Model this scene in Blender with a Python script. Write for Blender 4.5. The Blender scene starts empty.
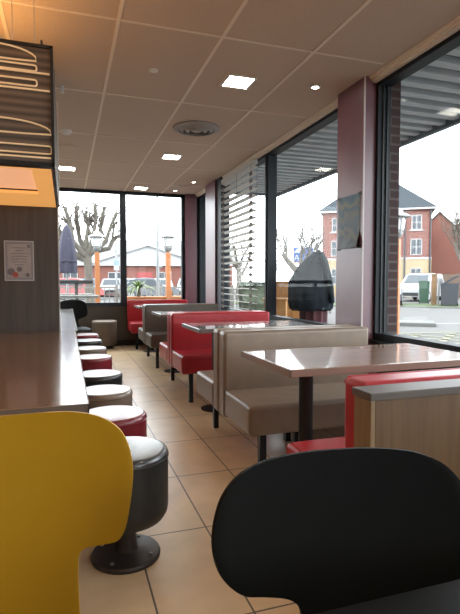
import bpy, bmesh, math, random
from mathutils import Vector, Matrix
random.seed(7)
PI = math.pi
S = bpy.context.scene
C = S.collection

# ------------------------------------------------------------------ materials
def newmat(name):
    m = bpy.data.materials.new(name); m.use_nodes = True
    nt = m.node_tree
    return m, nt, nt.nodes['Principled BSDF']

def mat(name, col, rough=0.5, spec=0.5, metal=0.0, var=0.0, scale=20.0, bump=0.0, emit=None, estr=0.0, coat=0.0):
    m, nt, b = newmat(name)
    b.inputs['Base Color'].default_value = (*col, 1)
    b.inputs['Roughness'].default_value = rough
    b.inputs['Specular IOR Level'].default_value = spec
    b.inputs['Metallic'].default_value = metal
    if coat:
        b.inputs['Coat Weight'].default_value = coat
        b.inputs['Coat Roughness'].default_value = 0.24 if coat > 0.5 else 0.12
    if var > 0 or bump > 0:
        tc = nt.nodes.new('ShaderNodeTexCoord')
        n = nt.nodes.new('ShaderNodeTexNoise'); n.inputs['Scale'].default_value = scale
        n.inputs['Detail'].default_value = 4
        nt.links.new(tc.outputs['Object'], n.inputs['Vector'])
        if var > 0:
            r = nt.nodes.new('ShaderNodeValToRGB')
            r.color_ramp.elements[0].position = 0.3; r.color_ramp.elements[1].position = 0.7
            r.color_ramp.elements[0].color = (*[c*(1-var) for c in col], 1)
            r.color_ramp.elements[1].color = (*[min(1, c*(1+var)) for c in col], 1)
            nt.links.new(n.outputs['Fac'], r.inputs['Fac'])
            nt.links.new(r.outputs['Color'], b.inputs['Base Color'])
        if bump > 0:
            bp = nt.nodes.new('ShaderNodeBump'); bp.inputs['Strength'].default_value = bump
            bp.inputs['Distance'].default_value = 0.01
            nt.links.new(n.outputs['Fac'], bp.inputs['Height'])
            nt.links.new(bp.outputs['Normal'], b.inputs['Normal'])
    if emit:
        b.inputs['Emission Color'].default_value = (*emit, 1)
        b.inputs['Emission Strength'].default_value = estr
    return m

def wood(name, c1, c2, axis='X', scale=3.0, stretch=14.0, rough=0.35, coat=0.0, spec=0.5):
    """straight wood grain: noise stretched along one axis"""
    m, nt, b = newmat(name)
    tc = nt.nodes.new('ShaderNodeTexCoord'); mp = nt.nodes.new('ShaderNodeMapping')
    sc = {'X': (scale, scale*stretch, scale*stretch), 'Y': (scale*stretch, scale, scale*stretch), 'Z': (scale*stretch, scale*stretch, scale)}[axis]
    mp.inputs['Scale'].default_value = sc
    n = nt.nodes.new('ShaderNodeTexNoise'); n.inputs['Scale'].default_value = 1.0; n.inputs['Detail'].default_value = 6
    n.inputs['Distortion'].default_value = 0.6
    r = nt.nodes.new('ShaderNodeValToRGB')
    r.color_ramp.elements[0].position = 0.32; r.color_ramp.elements[1].position = 0.68
    r.color_ramp.elements[0].color = (*c1, 1); r.color_ramp.elements[1].color = (*c2, 1)
    L = nt.links.new
    L(tc.outputs['Object'], mp.inputs['Vector']); L(mp.outputs['Vector'], n.inputs['Vector'])
    L(n.outputs['Fac'], r.inputs['Fac']); L(r.outputs['Color'], b.inputs['Base Color'])
    b.inputs['Roughness'].default_value = rough
    b.inputs['Specular IOR Level'].default_value = spec
    if coat:
        b.inputs['Coat Weight'].default_value = min(1.0, coat); b.inputs['Coat Roughness'].default_value = 0.05 if coat < 1 else 0.13
    return m

def brickmat(name, c1, c2, mortar, bw, bh, ms, offset=0.5, rough=0.8, coords='XZ', shift=(0, 0, 0), bump=0.3, var=0.0, spec=0.5):
    m, nt, b = newmat(name)
    L = nt.links.new
    tc = nt.nodes.new('ShaderNodeTexCoord')
    sep = nt.nodes.new('ShaderNodeSeparateXYZ'); cmb = nt.nodes.new('ShaderNodeCombineXYZ')
    L(tc.outputs['Object'], sep.inputs[0])
    a, c = coords
    if coords == 'WZ':      # any upright face: run along x + y
        ad = nt.nodes.new('ShaderNodeMath'); ad.operation = 'ADD'
        L(sep.outputs['X'], ad.inputs[0]); L(sep.outputs['Y'], ad.inputs[1])
        L(ad.outputs[0], cmb.inputs[0])
    else:
        L(sep.outputs[a], cmb.inputs[0])
    L(sep.outputs[c], cmb.inputs[1])
    mp = nt.nodes.new('ShaderNodeMapping'); mp.inputs['Location'].default_value = shift
    L(cmb.outputs[0], mp.inputs['Vector'])
    br = nt.nodes.new('ShaderNodeTexBrick')
    br.offset = offset; br.squash = 1.0
    br.inputs['Scale'].default_value = 1.0
    br.inputs['Brick Width'].default_value = bw; br.inputs['Row Height'].default_value = bh
    br.inputs['Mortar Size'].default_value = ms; br.inputs['Mortar Smooth'].default_value = 0.1
    br.inputs['Color1'].default_value = (*c1, 1); br.inputs['Color2'].default_value = (*c2, 1)
    br.inputs['Mortar'].default_value = (*mortar, 1)
    L(mp.outputs[0], br.inputs['Vector'])
    out = br.outputs['Color']
    if var > 0:
        n = nt.nodes.new('ShaderNodeTexNoise'); n.inputs['Scale'].default_value = 5.0; n.inputs['Detail'].default_value = 5
        L(tc.outputs['Object'], n.inputs['Vector'])
        mr = nt.nodes.new('ShaderNodeMapRange'); mr.inputs['To Min'].default_value = 1-var; mr.inputs['To Max'].default_value = 1+var
        L(n.outputs['Fac'], mr.inputs['Value'])
        mx = nt.nodes.new('ShaderNodeMix'); mx.data_type = 'RGBA'; mx.blend_type = 'MULTIPLY'; mx.inputs['Factor'].default_value = 1
        L(out, mx.inputs[6]); L(mr.outputs[0], mx.inputs[7]); out = mx.outputs[2]
    L(out, b.inputs['Base Color'])
    bp = nt.nodes.new('ShaderNodeBump'); bp.inputs['Strength'].default_value = bump; bp.inputs['Distance'].default_value = 0.004
    bp.invert = True
    L(br.outputs['Fac'], bp.inputs['Height']); L(bp.outputs['Normal'], b.inputs['Normal'])
    b.inputs['Roughness'].default_value = rough
    b.inputs['Specular IOR Level'].default_value = spec
    return m

def glassmat(name, tint=(0.93, 0.96, 0.97), refl=1.0):
    m = bpy.data.materials.new(name); m.use_nodes = True
    nt = m.node_tree; nt.nodes.clear(); L = nt.links.new
    o = nt.nodes.new('ShaderNodeOutputMaterial'); mx = nt.nodes.new('ShaderNodeMixShader')
    t = nt.nodes.new('ShaderNodeBsdfTransparent'); t.inputs[0].default_value = (*tint, 1)
    g = nt.nodes.new('ShaderNodeBsdfGlossy'); g.inputs['Roughness'].default_value = 0.0
    f = nt.nodes.new('ShaderNodeFresnel')
    ge = nt.nodes.new('ShaderNodeNewGeometry'); mr = nt.nodes.new('ShaderNodeMapRange')   # same reflectance from both sides of a thin pane
    mr.inputs['To Min'].default_value = 1.5; mr.inputs['To Max'].default_value = 1/1.5
    L(ge.outputs['Backfacing'], mr.inputs['Value']); L(mr.outputs[0], f.inputs['IOR'])
    mu = nt.nodes.new('ShaderNodeMath'); mu.operation = 'MULTIPLY'; mu.inputs[1].default_value = refl
    L(f.outputs[0], mu.inputs[0]); L(mu.outputs[0], mx.inputs[0]); L(t.outputs[0], mx.inputs[1]); L(g.outputs[0], mx.inputs[2])
    L(mx.outputs[0], o.inputs[0])
    return m

def ramped(name, axis, stops, rough=0.5, noise=0.0, nscale=6.0):
    """colour bands along an object axis, used for printed sheets and striped panels"""
    m, nt, b = newmat(name); L = nt.links.new
    tc = nt.nodes.new('ShaderNodeTexCoord'); sep = nt.nodes.new('ShaderNodeSeparateXYZ')
    L(tc.outputs['Generated'], sep.inputs[0])
    v = sep.outputs[axis]
    if noise:
        n = nt.nodes.new('ShaderNodeTexNoise'); n.inputs['Scale'].default_value = nscale; n.inputs['Detail'].default_value = 5
        L(tc.outputs['Generated'], n.inputs['Vector'])
        ma = nt.nodes.new('ShaderNodeMath'); ma.operation = 'MULTIPLY_ADD'
        ma.inputs[1].default_value = noise; L(n.outputs['Fac'], ma.inputs[0]); L(v, ma.inputs[2])
        sb = nt.nodes.new('ShaderNodeMath'); sb.operation = 'SUBTRACT'; sb.inputs[1].default_value = noise*0.5
        L(ma.outputs[0], sb.inputs[0]); v = sb.outputs[0]
    r = nt.nodes.new('ShaderNodeValToRGB'); e = r.color_ramp.elements
    while len(e) < len(stops): e.new(0.5)
    for k, (p, c) in enumerate(stops):
        e[k].position = p; e[k].color = (*c, 1)
    L(v, r.inputs['Fac']); L(r.outputs['Color'], b.inputs['Base Color'])
    b.inputs['Roughness'].default_value = rough
    return m

M = {}
M['ceiling'] = mat('ceiling_board', (0.585, 0.48, 0.395), 0.9, 0.2, var=0.05, scale=60, bump=0.1)
M['grid'] = mat('ceiling_grid_metal', (0.80, 0.71, 0.61), 0.6)
M['floor'] = brickmat('floor_tile', (0.71, 0.53, 0.33), (0.75, 0.56, 0.35), (0.12, 0.09, 0.065), 0.33, 0.645, 0.004,
                      offset=0.0, rough=0.29, coords='XY', shift=(-0.29, -2.225, 0), bump=0.35, var=0.22, spec=0.45)
M['darkwall'] = mat('dark_wall_paint', (0.085, 0.075, 0.065), 0.6, var=0.08, scale=8)
M['wall'] = mat('tan_wall_paint', (0.30, 0.26, 0.22), 0.8, var=0.05, scale=8)
M['frame'] = mat('window_frame_metal', (0.014, 0.019, 0.025), 0.55, 0.3)
M['maroon'] = mat('maroon_cladding', (0.155, 0.06, 0.08), 0.36, 0.8, var=0.08, scale=5)
M['trimlight'] = mat('pale_edge_trim', (0.6, 0.55, 0.55), 0.4)
M['glass'] = glassmat('window_glass', refl=0.15)
M['carglass'] = mat('car_glass', (0.03, 0.036, 0.042), 0.3, 0.3)
M['black_vinyl'] = mat('black_vinyl', (0.019, 0.021, 0.021), 0.38, 0.4, var=0.15, scale=9, bump=0.08)
M['black_top'] = mat('black_vinyl_top', (0.03, 0.032, 0.034), 0.34, 0.6, coat=0.7)
M['red_top'] = mat('dark_red_vinyl_top', (0.23, 0.02, 0.03), 0.34, 0.6, coat=0.7)
M['taupe_top'] = mat('taupe_vinyl_top', (0.235, 0.178, 0.132), 0.34, 0.6, coat=0.7)
M['red_vinyl'] = mat('red_vinyl', (0.40, 0.018, 0.026), 0.36, 0.55, var=0.1, scale=9, bump=0.08)
M['dred_vinyl'] = mat('dark_red_vinyl', (0.23, 0.018, 0.03), 0.32, 0.6, var=0.1, scale=9, bump=0.08)
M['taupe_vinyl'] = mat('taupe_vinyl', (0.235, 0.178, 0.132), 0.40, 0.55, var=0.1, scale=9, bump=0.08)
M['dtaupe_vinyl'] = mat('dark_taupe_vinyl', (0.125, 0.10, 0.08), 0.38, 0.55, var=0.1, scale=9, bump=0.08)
M['black_metal'] = mat('black_metal', (0.02, 0.02, 0.022), 0.45, metal=0.3)
M['brown_metal'] = mat('brown_metal_base', (0.06, 0.05, 0.045), 0.4, metal=0.5, var=0.1)
M['bolt'] = mat('bolt_steel', (0.45, 0.45, 0.45), 0.3, metal=0.9)
M['table_wood'] = wood('table_wood', (0.17, 0.085, 0.045), (0.26, 0.14, 0.075), 'X', 2.2, 16, 0.4, coat=0.95, spec=0.2)
M['table_grey'] = wood('table_grey', (0.16, 0.145, 0.135), (0.22, 0.20, 0.19), 'X', 2.2, 16, 0.4, coat=0.95, spec=0.2)
M['counter_wood'] = wood('counter_wood', (0.15, 0.072, 0.033), (0.24, 0.125, 0.06), 'Y', 1.6, 16, 0.2, coat=1.0)
M['counter_pale'] = wood('counter_pale', (0.38, 0.34, 0.30), (0.44, 0.40, 0.36), 'Y', 1.6, 16, 0.2, coat=1.0)
M['edge'] = mat('edge_band', (0.13, 0.10, 0.085), 0.35)
M['edge_brown'] = mat('brown_edge_band', (0.25, 0.16, 0.12), 0.4)
M['oak'] = wood('oak_veneer', (0.098, 0.05, 0.018), (0.135, 0.073, 0.029), 'Z', 2.0, 22, 0.45)
M['oak_light'] = wood('oak_veneer_light', (0.22, 0.145, 0.075), (0.27, 0.18, 0.10), 'Z', 2.0, 22, 0.45)
M['cap'] = mat('grey_cap', (0.11, 0.095, 0.085), 0.45, 0.3)
M['wenge'] = wood('wenge_panel', (0.045, 0.037, 0.033), (0.07, 0.058, 0.05), 'Z', 1.5, 18, 0.5)
M['fascia'] = ramped('striped_fascia', 'Z', [(i/29.0, (0.17, 0.12, 0.088) if i % 2 else (0.05, 0.04, 0.034)) for i in range(30)], 0.55, noise=0.008, nscale=3)
M['tube'] = mat('cream_tube', (0.75, 0.58, 0.38), 0.4, emit=(1.0, 0.66, 0.34), estr=0.12)
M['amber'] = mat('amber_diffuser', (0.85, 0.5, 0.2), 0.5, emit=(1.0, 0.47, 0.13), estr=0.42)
M['recess'] = mat('glowing_recess_board', (0.50, 0.33, 0.24), 0.6, emit=(1.0, 0.5, 0.26), estr=0.5)  # plain board, its warm lit look put in as emission
M['steel'] = mat('brushed_steel', (0.55, 0.55, 0.55), 0.35, metal=0.8)
M['white'] = mat('white_plastic', (0.75, 0.74, 0.72), 0.5)
M['greyplastic'] = mat('grey_plastic', (0.36, 0.34, 0.32), 0.5)
M['lamp'] = mat('lamp_diffuser', (1, 1, 1), 0.5, emit=(1.0, 0.93, 0.80), estr=34.0)
M['spot'] = mat('spot_diffuser', (1, 1, 1), 0.5, emit=(1.0, 0.93, 0.82), estr=20.0)
M['yellow'] = mat('yellow_shell', (0.40, 0.215, 0.003), 0.42, 0.4, var=0.03, scale=12)
M['black_shell'] = mat('black_shell', (0.0045, 0.005, 0.0045), 0.6, 0.12, var=0.1, scale=12)
M['slat'] = mat('white_slat', (0.78, 0.77, 0.75), 0.4)
_nt = M['slat'].node_tree; _tr = _nt.nodes.new('ShaderNodeBsdfTranslucent'); _tr.inputs[0].default_value = (.8, .79, .77, 1)
_mx = _nt.nodes.new('ShaderNodeMixShader'); _mx.inputs[0].default_value = .6; _o = _nt.nodes['Material Output']
_nt.links.new(_nt.nodes['Principled BSDF'].outputs[0], _mx.inputs[1]); _nt.links.new(_tr.outputs[0], _mx.inputs[2]); _nt.links.new(_mx.outputs[0], _o.inputs[0])
M['tape'] = mat('ladder_tape', (0.17, 0.145, 0.13), 0.8)
M['paper'] = mat('notice_paper', (0.27, 0.24, 0.23), 0.7, var=0.1, scale=18)
M['ink'] = mat('dark_ink', (0.12, 0.10, 0.11), 0.7)
M['inkred'] = mat('red_ink', (0.30, 0.06, 0.05), 0.7)
M['frosted'] = mat('grey_clear_plastic', (0.22, 0.21, 0.23), 0.25)
M['poster'] = ramped('poster_print', 'Z', [(0.0, (0.019, 0.022, 0.028)), (0.16, (0.037, 0.056, 0.074)), (0.30, (0.124, 0.118, 0.087)), (0.42, (0.031, 0.074, 0.112)), (0.55, (0.099, 0.105, 0.081)),
                     (0.66, (0.025, 0.074, 0.118)), (0.76, (0.136, 0.124, 0.074)), (0.86, (0.037, 0.093, 0.130)), (1.0, (0.019, 0.050, 0.081))], 0.5, noise=0.9, nscale=2.6)
# outdoors
M['asphalt'] = mat('asphalt', (0.062, 0.059, 0.054), 0.9, var=0.12, scale=3, bump=0.2)
M['paving'] = mat('paving', (0.085, 0.08, 0.075), 0.9, var=0.1, scale=3)
M['grass'] = mat('grass', (0.065, 0.095, 0.028), 0.9, var=0.3, scale=6)
M['hedge'] = mat('hedge_leaf', (0.05, 0.065, 0.035), 0.8, var=0.4, scale=8)
M['line'] = mat('road_paint', (0.15, 0.142, 0.085), 0.8, var=0.15, scale=8)
M['linewhite'] = mat('road_paint_white', (0.20, 0.20, 0.20), 0.8)
M['kerb'] = mat('kerb_stone', (0.12, 0.118, 0.11), 0.9)
M['brick'] = brickmat('red_brick', (0.22, 0.05, 0.032), (0.17, 0.039, 0.026), (0.2, 0.14, 0.11), 0.225, 0.075, 0.010, coords='WZ', rough=0.85)
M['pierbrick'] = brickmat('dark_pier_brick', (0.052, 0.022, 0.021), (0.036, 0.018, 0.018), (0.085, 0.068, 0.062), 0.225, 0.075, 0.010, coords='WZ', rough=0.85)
M['buff'] = brickmat('buff_stone', (0.37, 0.28, 0.155), (0.34, 0.25, 0.135), (0.42, 0.35, 0.24), 0.4, 0.2, 0.01, coords='WZ', rough=0.85)
M['slate'] = mat('slate_roof', (0.05, 0.058, 0.065), 0.9, 0.1, var=0.1, scale=4)
M['greyroof'] = mat('grey_roof', (0.16, 0.15, 0.145), 0.8, var=0.08, scale=2)
M['render'] = mat('white_cladding', (0.42, 0.42, 0.42), 0.6)
M['pvc'] = mat('white_pvc', (0.42, 0.42, 0.42), 0.5)
M['pane'] = mat('dim_pane', (0.05, 0.055, 0.062), 0.35, 0.25)
M['orange'] = mat('orange_paint', (0.42, 0.15, 0.045), 0.6, var=0.06, scale=6)
M['orangewood'] = wood('orange_timber', (0.36, 0.16, 0.04), (0.42, 0.20, 0.06), 'Z', 2, 10, 0.6)
M['lampmetal'] = mat('lamp_metal', (0.27, 0.28, 0.28), 0.4, metal=0.4)
M['lampglass'] = mat('lamp_glass', (0.66, 0.67, 0.66), 0.2)
M['bark'] = mat('bark', (0.115, 0.10, 0.08), 0.9, var=0.25, scale=6, bump=0.4)
M['twig'] = mat('twig', (0.12, 0.10, 0.078), 0.9, var=0.2, scale=6)
M['frond'] = mat('frond_leaf', (0.13, 0.19, 0.045), 0.6, var=0.3, scale=6)
M['purple'] = mat('purple_canvas', (0.027, 0.024, 0.042), 0.8, var=0.15, scale=6)
M['railing'] = mat('pale_railing', (0.17, 0.155, 0.135), 0.6)
M['darkwood'] = mat('dark_plank', (0.035, 0.032, 0.03), 0.6)
M['paleplank'] = mat('pale_plank', (0.34, 0.33, 0.30), 0.6)
M['navy'] = mat('navy_fabric', (0.011, 0.016, 0.022), 0.8, 0.15)
M['wine'] = mat('wine_fabric', (0.055, 0.012, 0.016), 0.75, var=0.25, scale=10, bump=0.3)
M['binblack'] = mat('bin_black', (0.016, 0.018, 0.024), 0.5)
M['bingreen'] = mat('bin_green', (0.025, 0.075, 0.04), 0.5)
M['bag'] = mat('bin_bag', (0.03, 0.033, 0.042), 0.3, bump=0.4, scale=5, var=0.2)
M['timber'] = mat('brown_timber', (0.20, 0.115, 0.055), 0.8, var=0.15, scale=5)
M['fencewood'] = wood('fence_wood', (0.10, 0.065, 0.045), (0.15, 0.10, 0.07), 'Z', 2, 10, 0.8)
M['tyre'] = mat('tyre', (0.02, 0.02, 0.02), 0.8)
M['hub'] = mat('wheel_hub', (0.3, 0.3, 0.31), 0.4, metal=0.5)
M['headlight'] = mat('headlight', (0.4, 0.42, 0.44), 0.1)
M['bluesign'] = mat('blue_sign', (0.01, 0.045, 0.20), 0.5)
M['whitesign'] = mat('white_sign', (0.45, 0.46, 0.48), 0.5)
M['orangesign'] = mat('orange_sign', (0.42, 0.14, 0.02), 0.5)
M['skysign'] = mat('pale_blue_sign', (0.20, 0.28, 0.38), 0.5)
M['soffit'] = mat('soffit_panel', (0.20, 0.235, 0.265), 0.7)
M['louvre'] = mat('louvre_slat', (0.60, 0.64, 0.67), 0.6)
def carpaint(n, c): return mat(n, c, 0.3, 0.5, coat=0.4)
M['car_white'] = carpaint('car_white', (0.40, 0.40, 0.41))
M['car_silver'] = carpaint('car_silver', (0.28, 0.29, 0.30))
M['car_blue'] = carpaint('car_blue', (0.05, 0.11, 0.19))
M['car_red'] = carpaint('car_red', (0.30, 0.03, 0.03))
M['car_teal'] = carpaint('car_teal', (0.10, 0.20, 0.22))
M['car_dark'] = carpaint('car_dark', (0.04, 0.045, 0.055))

# outdoor surfaces: a little deeper in tone, the overcast sky is bright
for k in ('asphalt paving grass hedge line linewhite kerb brick buff slate greyroof render pvc orange orangewood lampmetal lampglass bark twig frond '
          'railing paleplank bingreen timber fencewood car_white car_silver car_blue car_red car_teal whitesign skysign orangesign').split():
    for nd in M[k].node_tree.nodes:
        if nd.type == 'VALTORGB':
            for e in nd.color_ramp.elements: e.color = [c*.75 for c in e.color[:3]]+[1]
        for inp in nd.inputs:
            if inp.type == 'RGBA' and inp.name in ('Base Color', 'Color1', 'Color2', 'Mortar') and not inp.is_linked:
                inp.default_value = [c*.75 for c in inp.default_value[:3]]+[1]

# ------------------------------------------------------------------ mesh helpers
def NB(): return bmesh.new()

def obj(name, bm, m, parent=None, smooth=True, loc=None, angle=35):
    bmesh.ops.recalc_face_normals(bm, faces=bm.faces[:])
    me = bpy.data.meshes.new(name)
    bm.to_mesh(me); bm.free()
    ms = m if isinstance(m, (list, tuple)) else [m]
    for x in ms: me.materials.append(x)
    if smooth:
        me.polygons.foreach_set('use_smooth', [True]*len(me.polygons))
        me.set_sharp_from_angle(angle=math.radians(angle))
    o = bpy.data.objects.new(name, me); C.objects.link(o)
    if smooth and len(me.polygons) < 3000:
        wn = o.modifiers.new('flat_faces', 'WEIGHTED_NORMAL'); wn.keep_sharp = True; wn.weight = 80
    if parent is not None: o.parent = parent
    if loc: o.location = loc
    return o

def tag(o, label, cat, group=None, kind=None):
    o['label'] = label; o['category'] = cat
    if group: o['group'] = group
    if kind: o['kind'] = kind
    return o

def thing(name, label, cat, loc=(0, 0, 0), rz=0.0, group=None):
    o = bpy.data.objects.new(name, None); C.objects.link(o)
    o.empty_display_size = 0.1
    o.location = loc; o.rotation_euler = (0, 0, rz)
    return tag(o, label, cat, group)

def struct(name, bm, m, label=None, parent=None, smooth=True):
    o = obj(name, bm, m, parent, smooth)
    if parent is None:
        o['kind'] = 'structure'
        if label: o['label'] = label
        o['category'] = name.split('_')[0].split('.')[0]
    return o

def struct_empty(name, label, loc=(0, 0, 0)):
    o = bpy.data.objects.new(name, None); C.objects.link(o)
    o.location = loc; o['kind'] = 'structure'; o['label'] = label; o['category'] = name.split('_')[0]
    return o

def dup(root, loc, rz=0.0, label=None, group=None):
    r = root.copy(); C.objects.link(r); r.location = loc; r.rotation_euler = (0, 0, rz)
    if label: r['label'] = label
    if group: r['group'] = group
    for ch in list(root.children):
        c = ch.copy(); C.objects.link(c); c.parent = r
        for g in list(ch.children):
            d = g.copy(); C.objects.link(d); d.parent = c
    return r

def box(bm, x0, x1, y0, y1, z0, z1, bev=0.0, seg=2, mi=0):
    r = bmesh.ops.create_cube(bm, size=1.0)
    vs = r['verts']
    for v in vs:
        v.co = Vector((x0 + (v.co.x+.5)*(x1-x0), y0 + (v.co.y+.5)*(y1-y0), z0 + (v.co.z+.5)*(z1-z0)))
    fs = set(f for v in vs for f in v.link_faces)
    for f in fs: f.material_index = mi
    if bev > 0:
        es = list(set(e for v in vs for e in v.link_edges))
        bmesh.ops.bevel(bm, geom=es, offset=bev, segments=seg, profile=0.5, affect='EDGES')
    return bm

def B(x0, x1, y0, y1, z0, z1, bev=0.0, seg=2):
    return box(NB(), x0, x1, y0, y1, z0, z1, bev, seg)

def lathe(bm, prof, n=32, c=(0, 0, 0), cap=True):
    rings = []
    for r, z in prof:
        rings.append([bm.verts.new((c[0]+r*math.cos(2*PI*k/n), c[1]+r*math.sin(2*PI*k/n), c[2]+z)) for k in range(n)])
    for a, b in zip(rings, rings[1:]):
        for k in range(n):
            bm.faces.new((a[k], a[(k+1) % n], b[(k+1) % n], b[k]))
    if cap:
        if prof[0][0] > 1e-5: bm.faces.new(list(reversed(rings[0])))
        if prof[-1][0] > 1e-5: bm.faces.new(rings[-1])
    return bm

def tube(bm, pts, rad, n=8, closed=False):
    pts = [Vector(p) for p in pts]
    N = len(pts)
    rads = rad if isinstance(rad, (list, tuple)) else [rad]*N
    rings = []
    up = None
    for i, p in enumerate(pts):
        if closed: t = pts[(i+1) % N]-pts[i-1]
        else: t = (pts[min(i+1, N-1)]-pts[max(i-1, 0)])
        t.normalize()
        if up is None:
            up = Vector((0, 0, 1)) if abs(t.z) < 0.9 else Vector((1, 0, 0))
        a = t.cross(up)
        if a.length < 1e-4: a = t.cross(Vector((0.3, 1, 0.2)))
        a.normalize(); b = a.cross(t).normalized(); up = b
        rings.append([bm.verts.new(p + (a*math.cos(2*PI*k/n)+b*math.sin(2*PI*k/n))*rads[i]) for k in range(n)])
    m = N if closed else N-1
    for i in range(m):
        A, Bq = rings[i], rings[(i+1) % N]
        for k in range(n):
            bm.faces.new((A[k], A[(k+1) % n], Bq[(k+1) % n], Bq[k]))
    if not closed:
        bm.faces.new(list(reversed(rings[0]))); bm.faces.new(rings[-1])
    return bm

def bar(bm, p, q, w, h=None):
    """square-section bar from p to q"""
    p = Vector(p); q = Vector(q); h = h or w
    t = (q-p).normalized()
    up = Vector((0, 0, 1)) if abs(t.z) < 0.95 else Vector((0, 1, 0))
    a = t.cross(up).normalized()*w/2; b = a.cross(t).normalized()*h/2
    vs = [bm.verts.new(x+s*a+u*b) for x in (p, q) for s, u in ((-1, -1), (1, -1), (1, 1), (-1, 1))]
    for f in ((3, 2, 1, 0), (4, 5, 6, 7), (0, 1, 5, 4), (1, 2, 6, 5), (2, 3, 7, 6), (3, 0, 4, 7)):
        bm.faces.new([vs[k] for k in f])
    return bm

def prism(bm, poly, axis, a, b, bev=0.0):
    """poly is a list of 2D points; extruded between a and b along axis ('x','y','z')"""
    def mk(p, t):
        return {'y': (p[0], t, p[1]), 'x': (t, p[0], p[1]), 'z': (p[0], p[1], t)}[axis]
    v0 = [bm.verts.new(mk(p, a)) for p in poly]; v1 = [bm.verts.new(mk(p, b)) for p in poly]
    n = len(poly)
    bm.faces.new(v0); bm.faces.new(list(reversed(v1)))
    for k in range(n): bm.faces.new((v0[k], v1[k], v1[(k+1) % n], v0[(k+1) % n]))
    if bev > 0:
        es = [e for e in bm.edges if e.verts[0] in v0+v1]
        bmesh.ops.bevel(bm, geom=es, offset=bev, segments=2, profile=0.5, affect='EDGES')
    return bm

def catmull(pts, per=6):
    P = [pts[0]] + list(pts) + [pts[-1]]
    out = []
    for i in range(1, len(P)-2):
        p0, p1, p2, p3 = [Vector(p) for p in P[i-1:i+3]]
        for k in range(per):
            t = k/per
            out.append(0.5*((2*p1)+(p2-p0)*t+(2*p0-5*p1+4*p2-p3)*t*t+(3*p1-p0-3*p2+p3)*t*t*t))
    out.append(Vector(pts[-1]))
    return out

# ------------------------------------------------------------------ the room
CZ = 2.85            # ceiling
WX = 2.50            # glass plane of the side wall
FY = 9.25            # far wall
struct('floor', B(-3.0, WX+.12, -3.5, FY+.12, -0.12, 0.0), M['floor'], 'tan rectangular floor tiles with dark grout', smooth=False)
struct('ceiling', B(-3.0, WX+.12, -3.5, FY+.12, CZ, CZ+.1), M['ceiling'], 'beige suspended ceiling boards', smooth=False)
bm = NB()
for k in range(-4, 4):
    x = 0.345+0.695*k
    if -3 < x < 2.3: box(bm, x-.012, x+.012, -3.5, FY, CZ-.005, CZ)
for k in range(-5, 5):
    y = 3.27+1.285*k
    if -3.4 < y < FY: box(bm, -3.0, 2.33, y-.008, y+.008, CZ-.0055, CZ)
struct('trim_1', bm, M['grid'], 'pale metal ceiling grid', smooth=False)
bm = NB()
for k, (w, z) in enumerate(((0.10, .018), (0.07, .032), (0.035, .044))):
    box(bm, 2.42-w/2, 2.42+w/2, -3.5, FY-.02, CZ-z, CZ)
struct('trim_2', bm, M['grid'], 'pale stepped blind track along the window head', smooth=False)
struct('wall_left', B(-3.12, -3.0, -3.5, FY+.12, 0, CZ), M['wall'], smooth=False)
struct('wall_back', B(-3.12, WX+.12, -3.62, -3.5, 0, CZ), M['wall'], smooth=False)
struct('wall_far', B(-3.0, WX+.12, FY, FY+.12, 0, 0.745), M['darkwall'], 'dark low wall under the far window', smooth=False)
struct('baseboard_far', B(-3.0, WX, FY-.02, FY, 0, 0.10), M['black_metal'], smooth=False)
struct('wall_right', B(WX, WX+.12, -3.5, FY, 0, 0.68), M['darkwall'], 'dark low wall under the side windows', smooth=False)
struct('trim_3', B(WX-.10, WX+.02, -3.5, FY, 0.68, 0.70, .004), M['frame'], 'dark window board', smooth=False)

# far window: two panes
w = struct_empty('window_1', 'far window of two large panes', (0, FY, 0))
bm = NB()
for x in (-1.62, 0.96, 2.125): pass
box(bm, -3.0, 2.18, 0.0, .09, .745, .80); box(bm, -3.0, 2.18, 0, .09, 2.795, CZ)
box(bm, 2.12, 2.18, 0, .09, .795, 2.80); box(bm, -3.0, -2.95, 0, .09, .795, 2.80)
obj('window_frame', bm, M['frame'], w, smooth=False)
obj('mullion', B(.96, 1.07, -.01, .09, .80, 2.795), M['frame'], w, smooth=False)
obj('mullion', B(-1.05, -.96, -.01, .09, .80, 2.795), M['frame'], w, smooth=False)
for a, b in ((-2.95, -1.05), (-.96, .96), (1.07, 2.12)):
    obj('glass', B(a, b, .045, .051, .80, 2.795), M['glass'], w, smooth=False)
struct('trim_4', B(-3.0, 2.18, -.06+FY, FY+.0, 0.74, 0.76, .003), M['frame'], 'dark sill of the far window', smooth=False)
# corner cladding and posts
struct('column', B(2.18, 2.40, FY-.06, FY+.09, 0, CZ), M['maroon'], 'maroon cladding at the far corner', smooth=False)
bm = NB(); box(bm, 2.40, WX+.08, FY-.05, FY+.12, 0, CZ)
struct('column.001', bm, M['frame'], 'dark corner post', smooth=False)
bm = NB(); box(bm, 2.33, WX+.06, 7.75, 8.32, 0, CZ)
struct('column.002', bm, M['maroon'], 'maroon column between the corner and the blind', smooth=False)
bm = NB(); box(bm, 2.33, 2.44, 3.51, 3.93, 0, CZ); box(bm, 2.44, WX+.06, 3.53, 3.93, 0, CZ)
col3 = struct('column.003', bm, M['maroon'], 'broad maroon column carrying a poster', smooth=False)
obj('edge_trim', B(2.324, 2.334, 3.504, 3.514, 0, CZ), M['trimlight'], col3, smooth=False)

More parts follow.
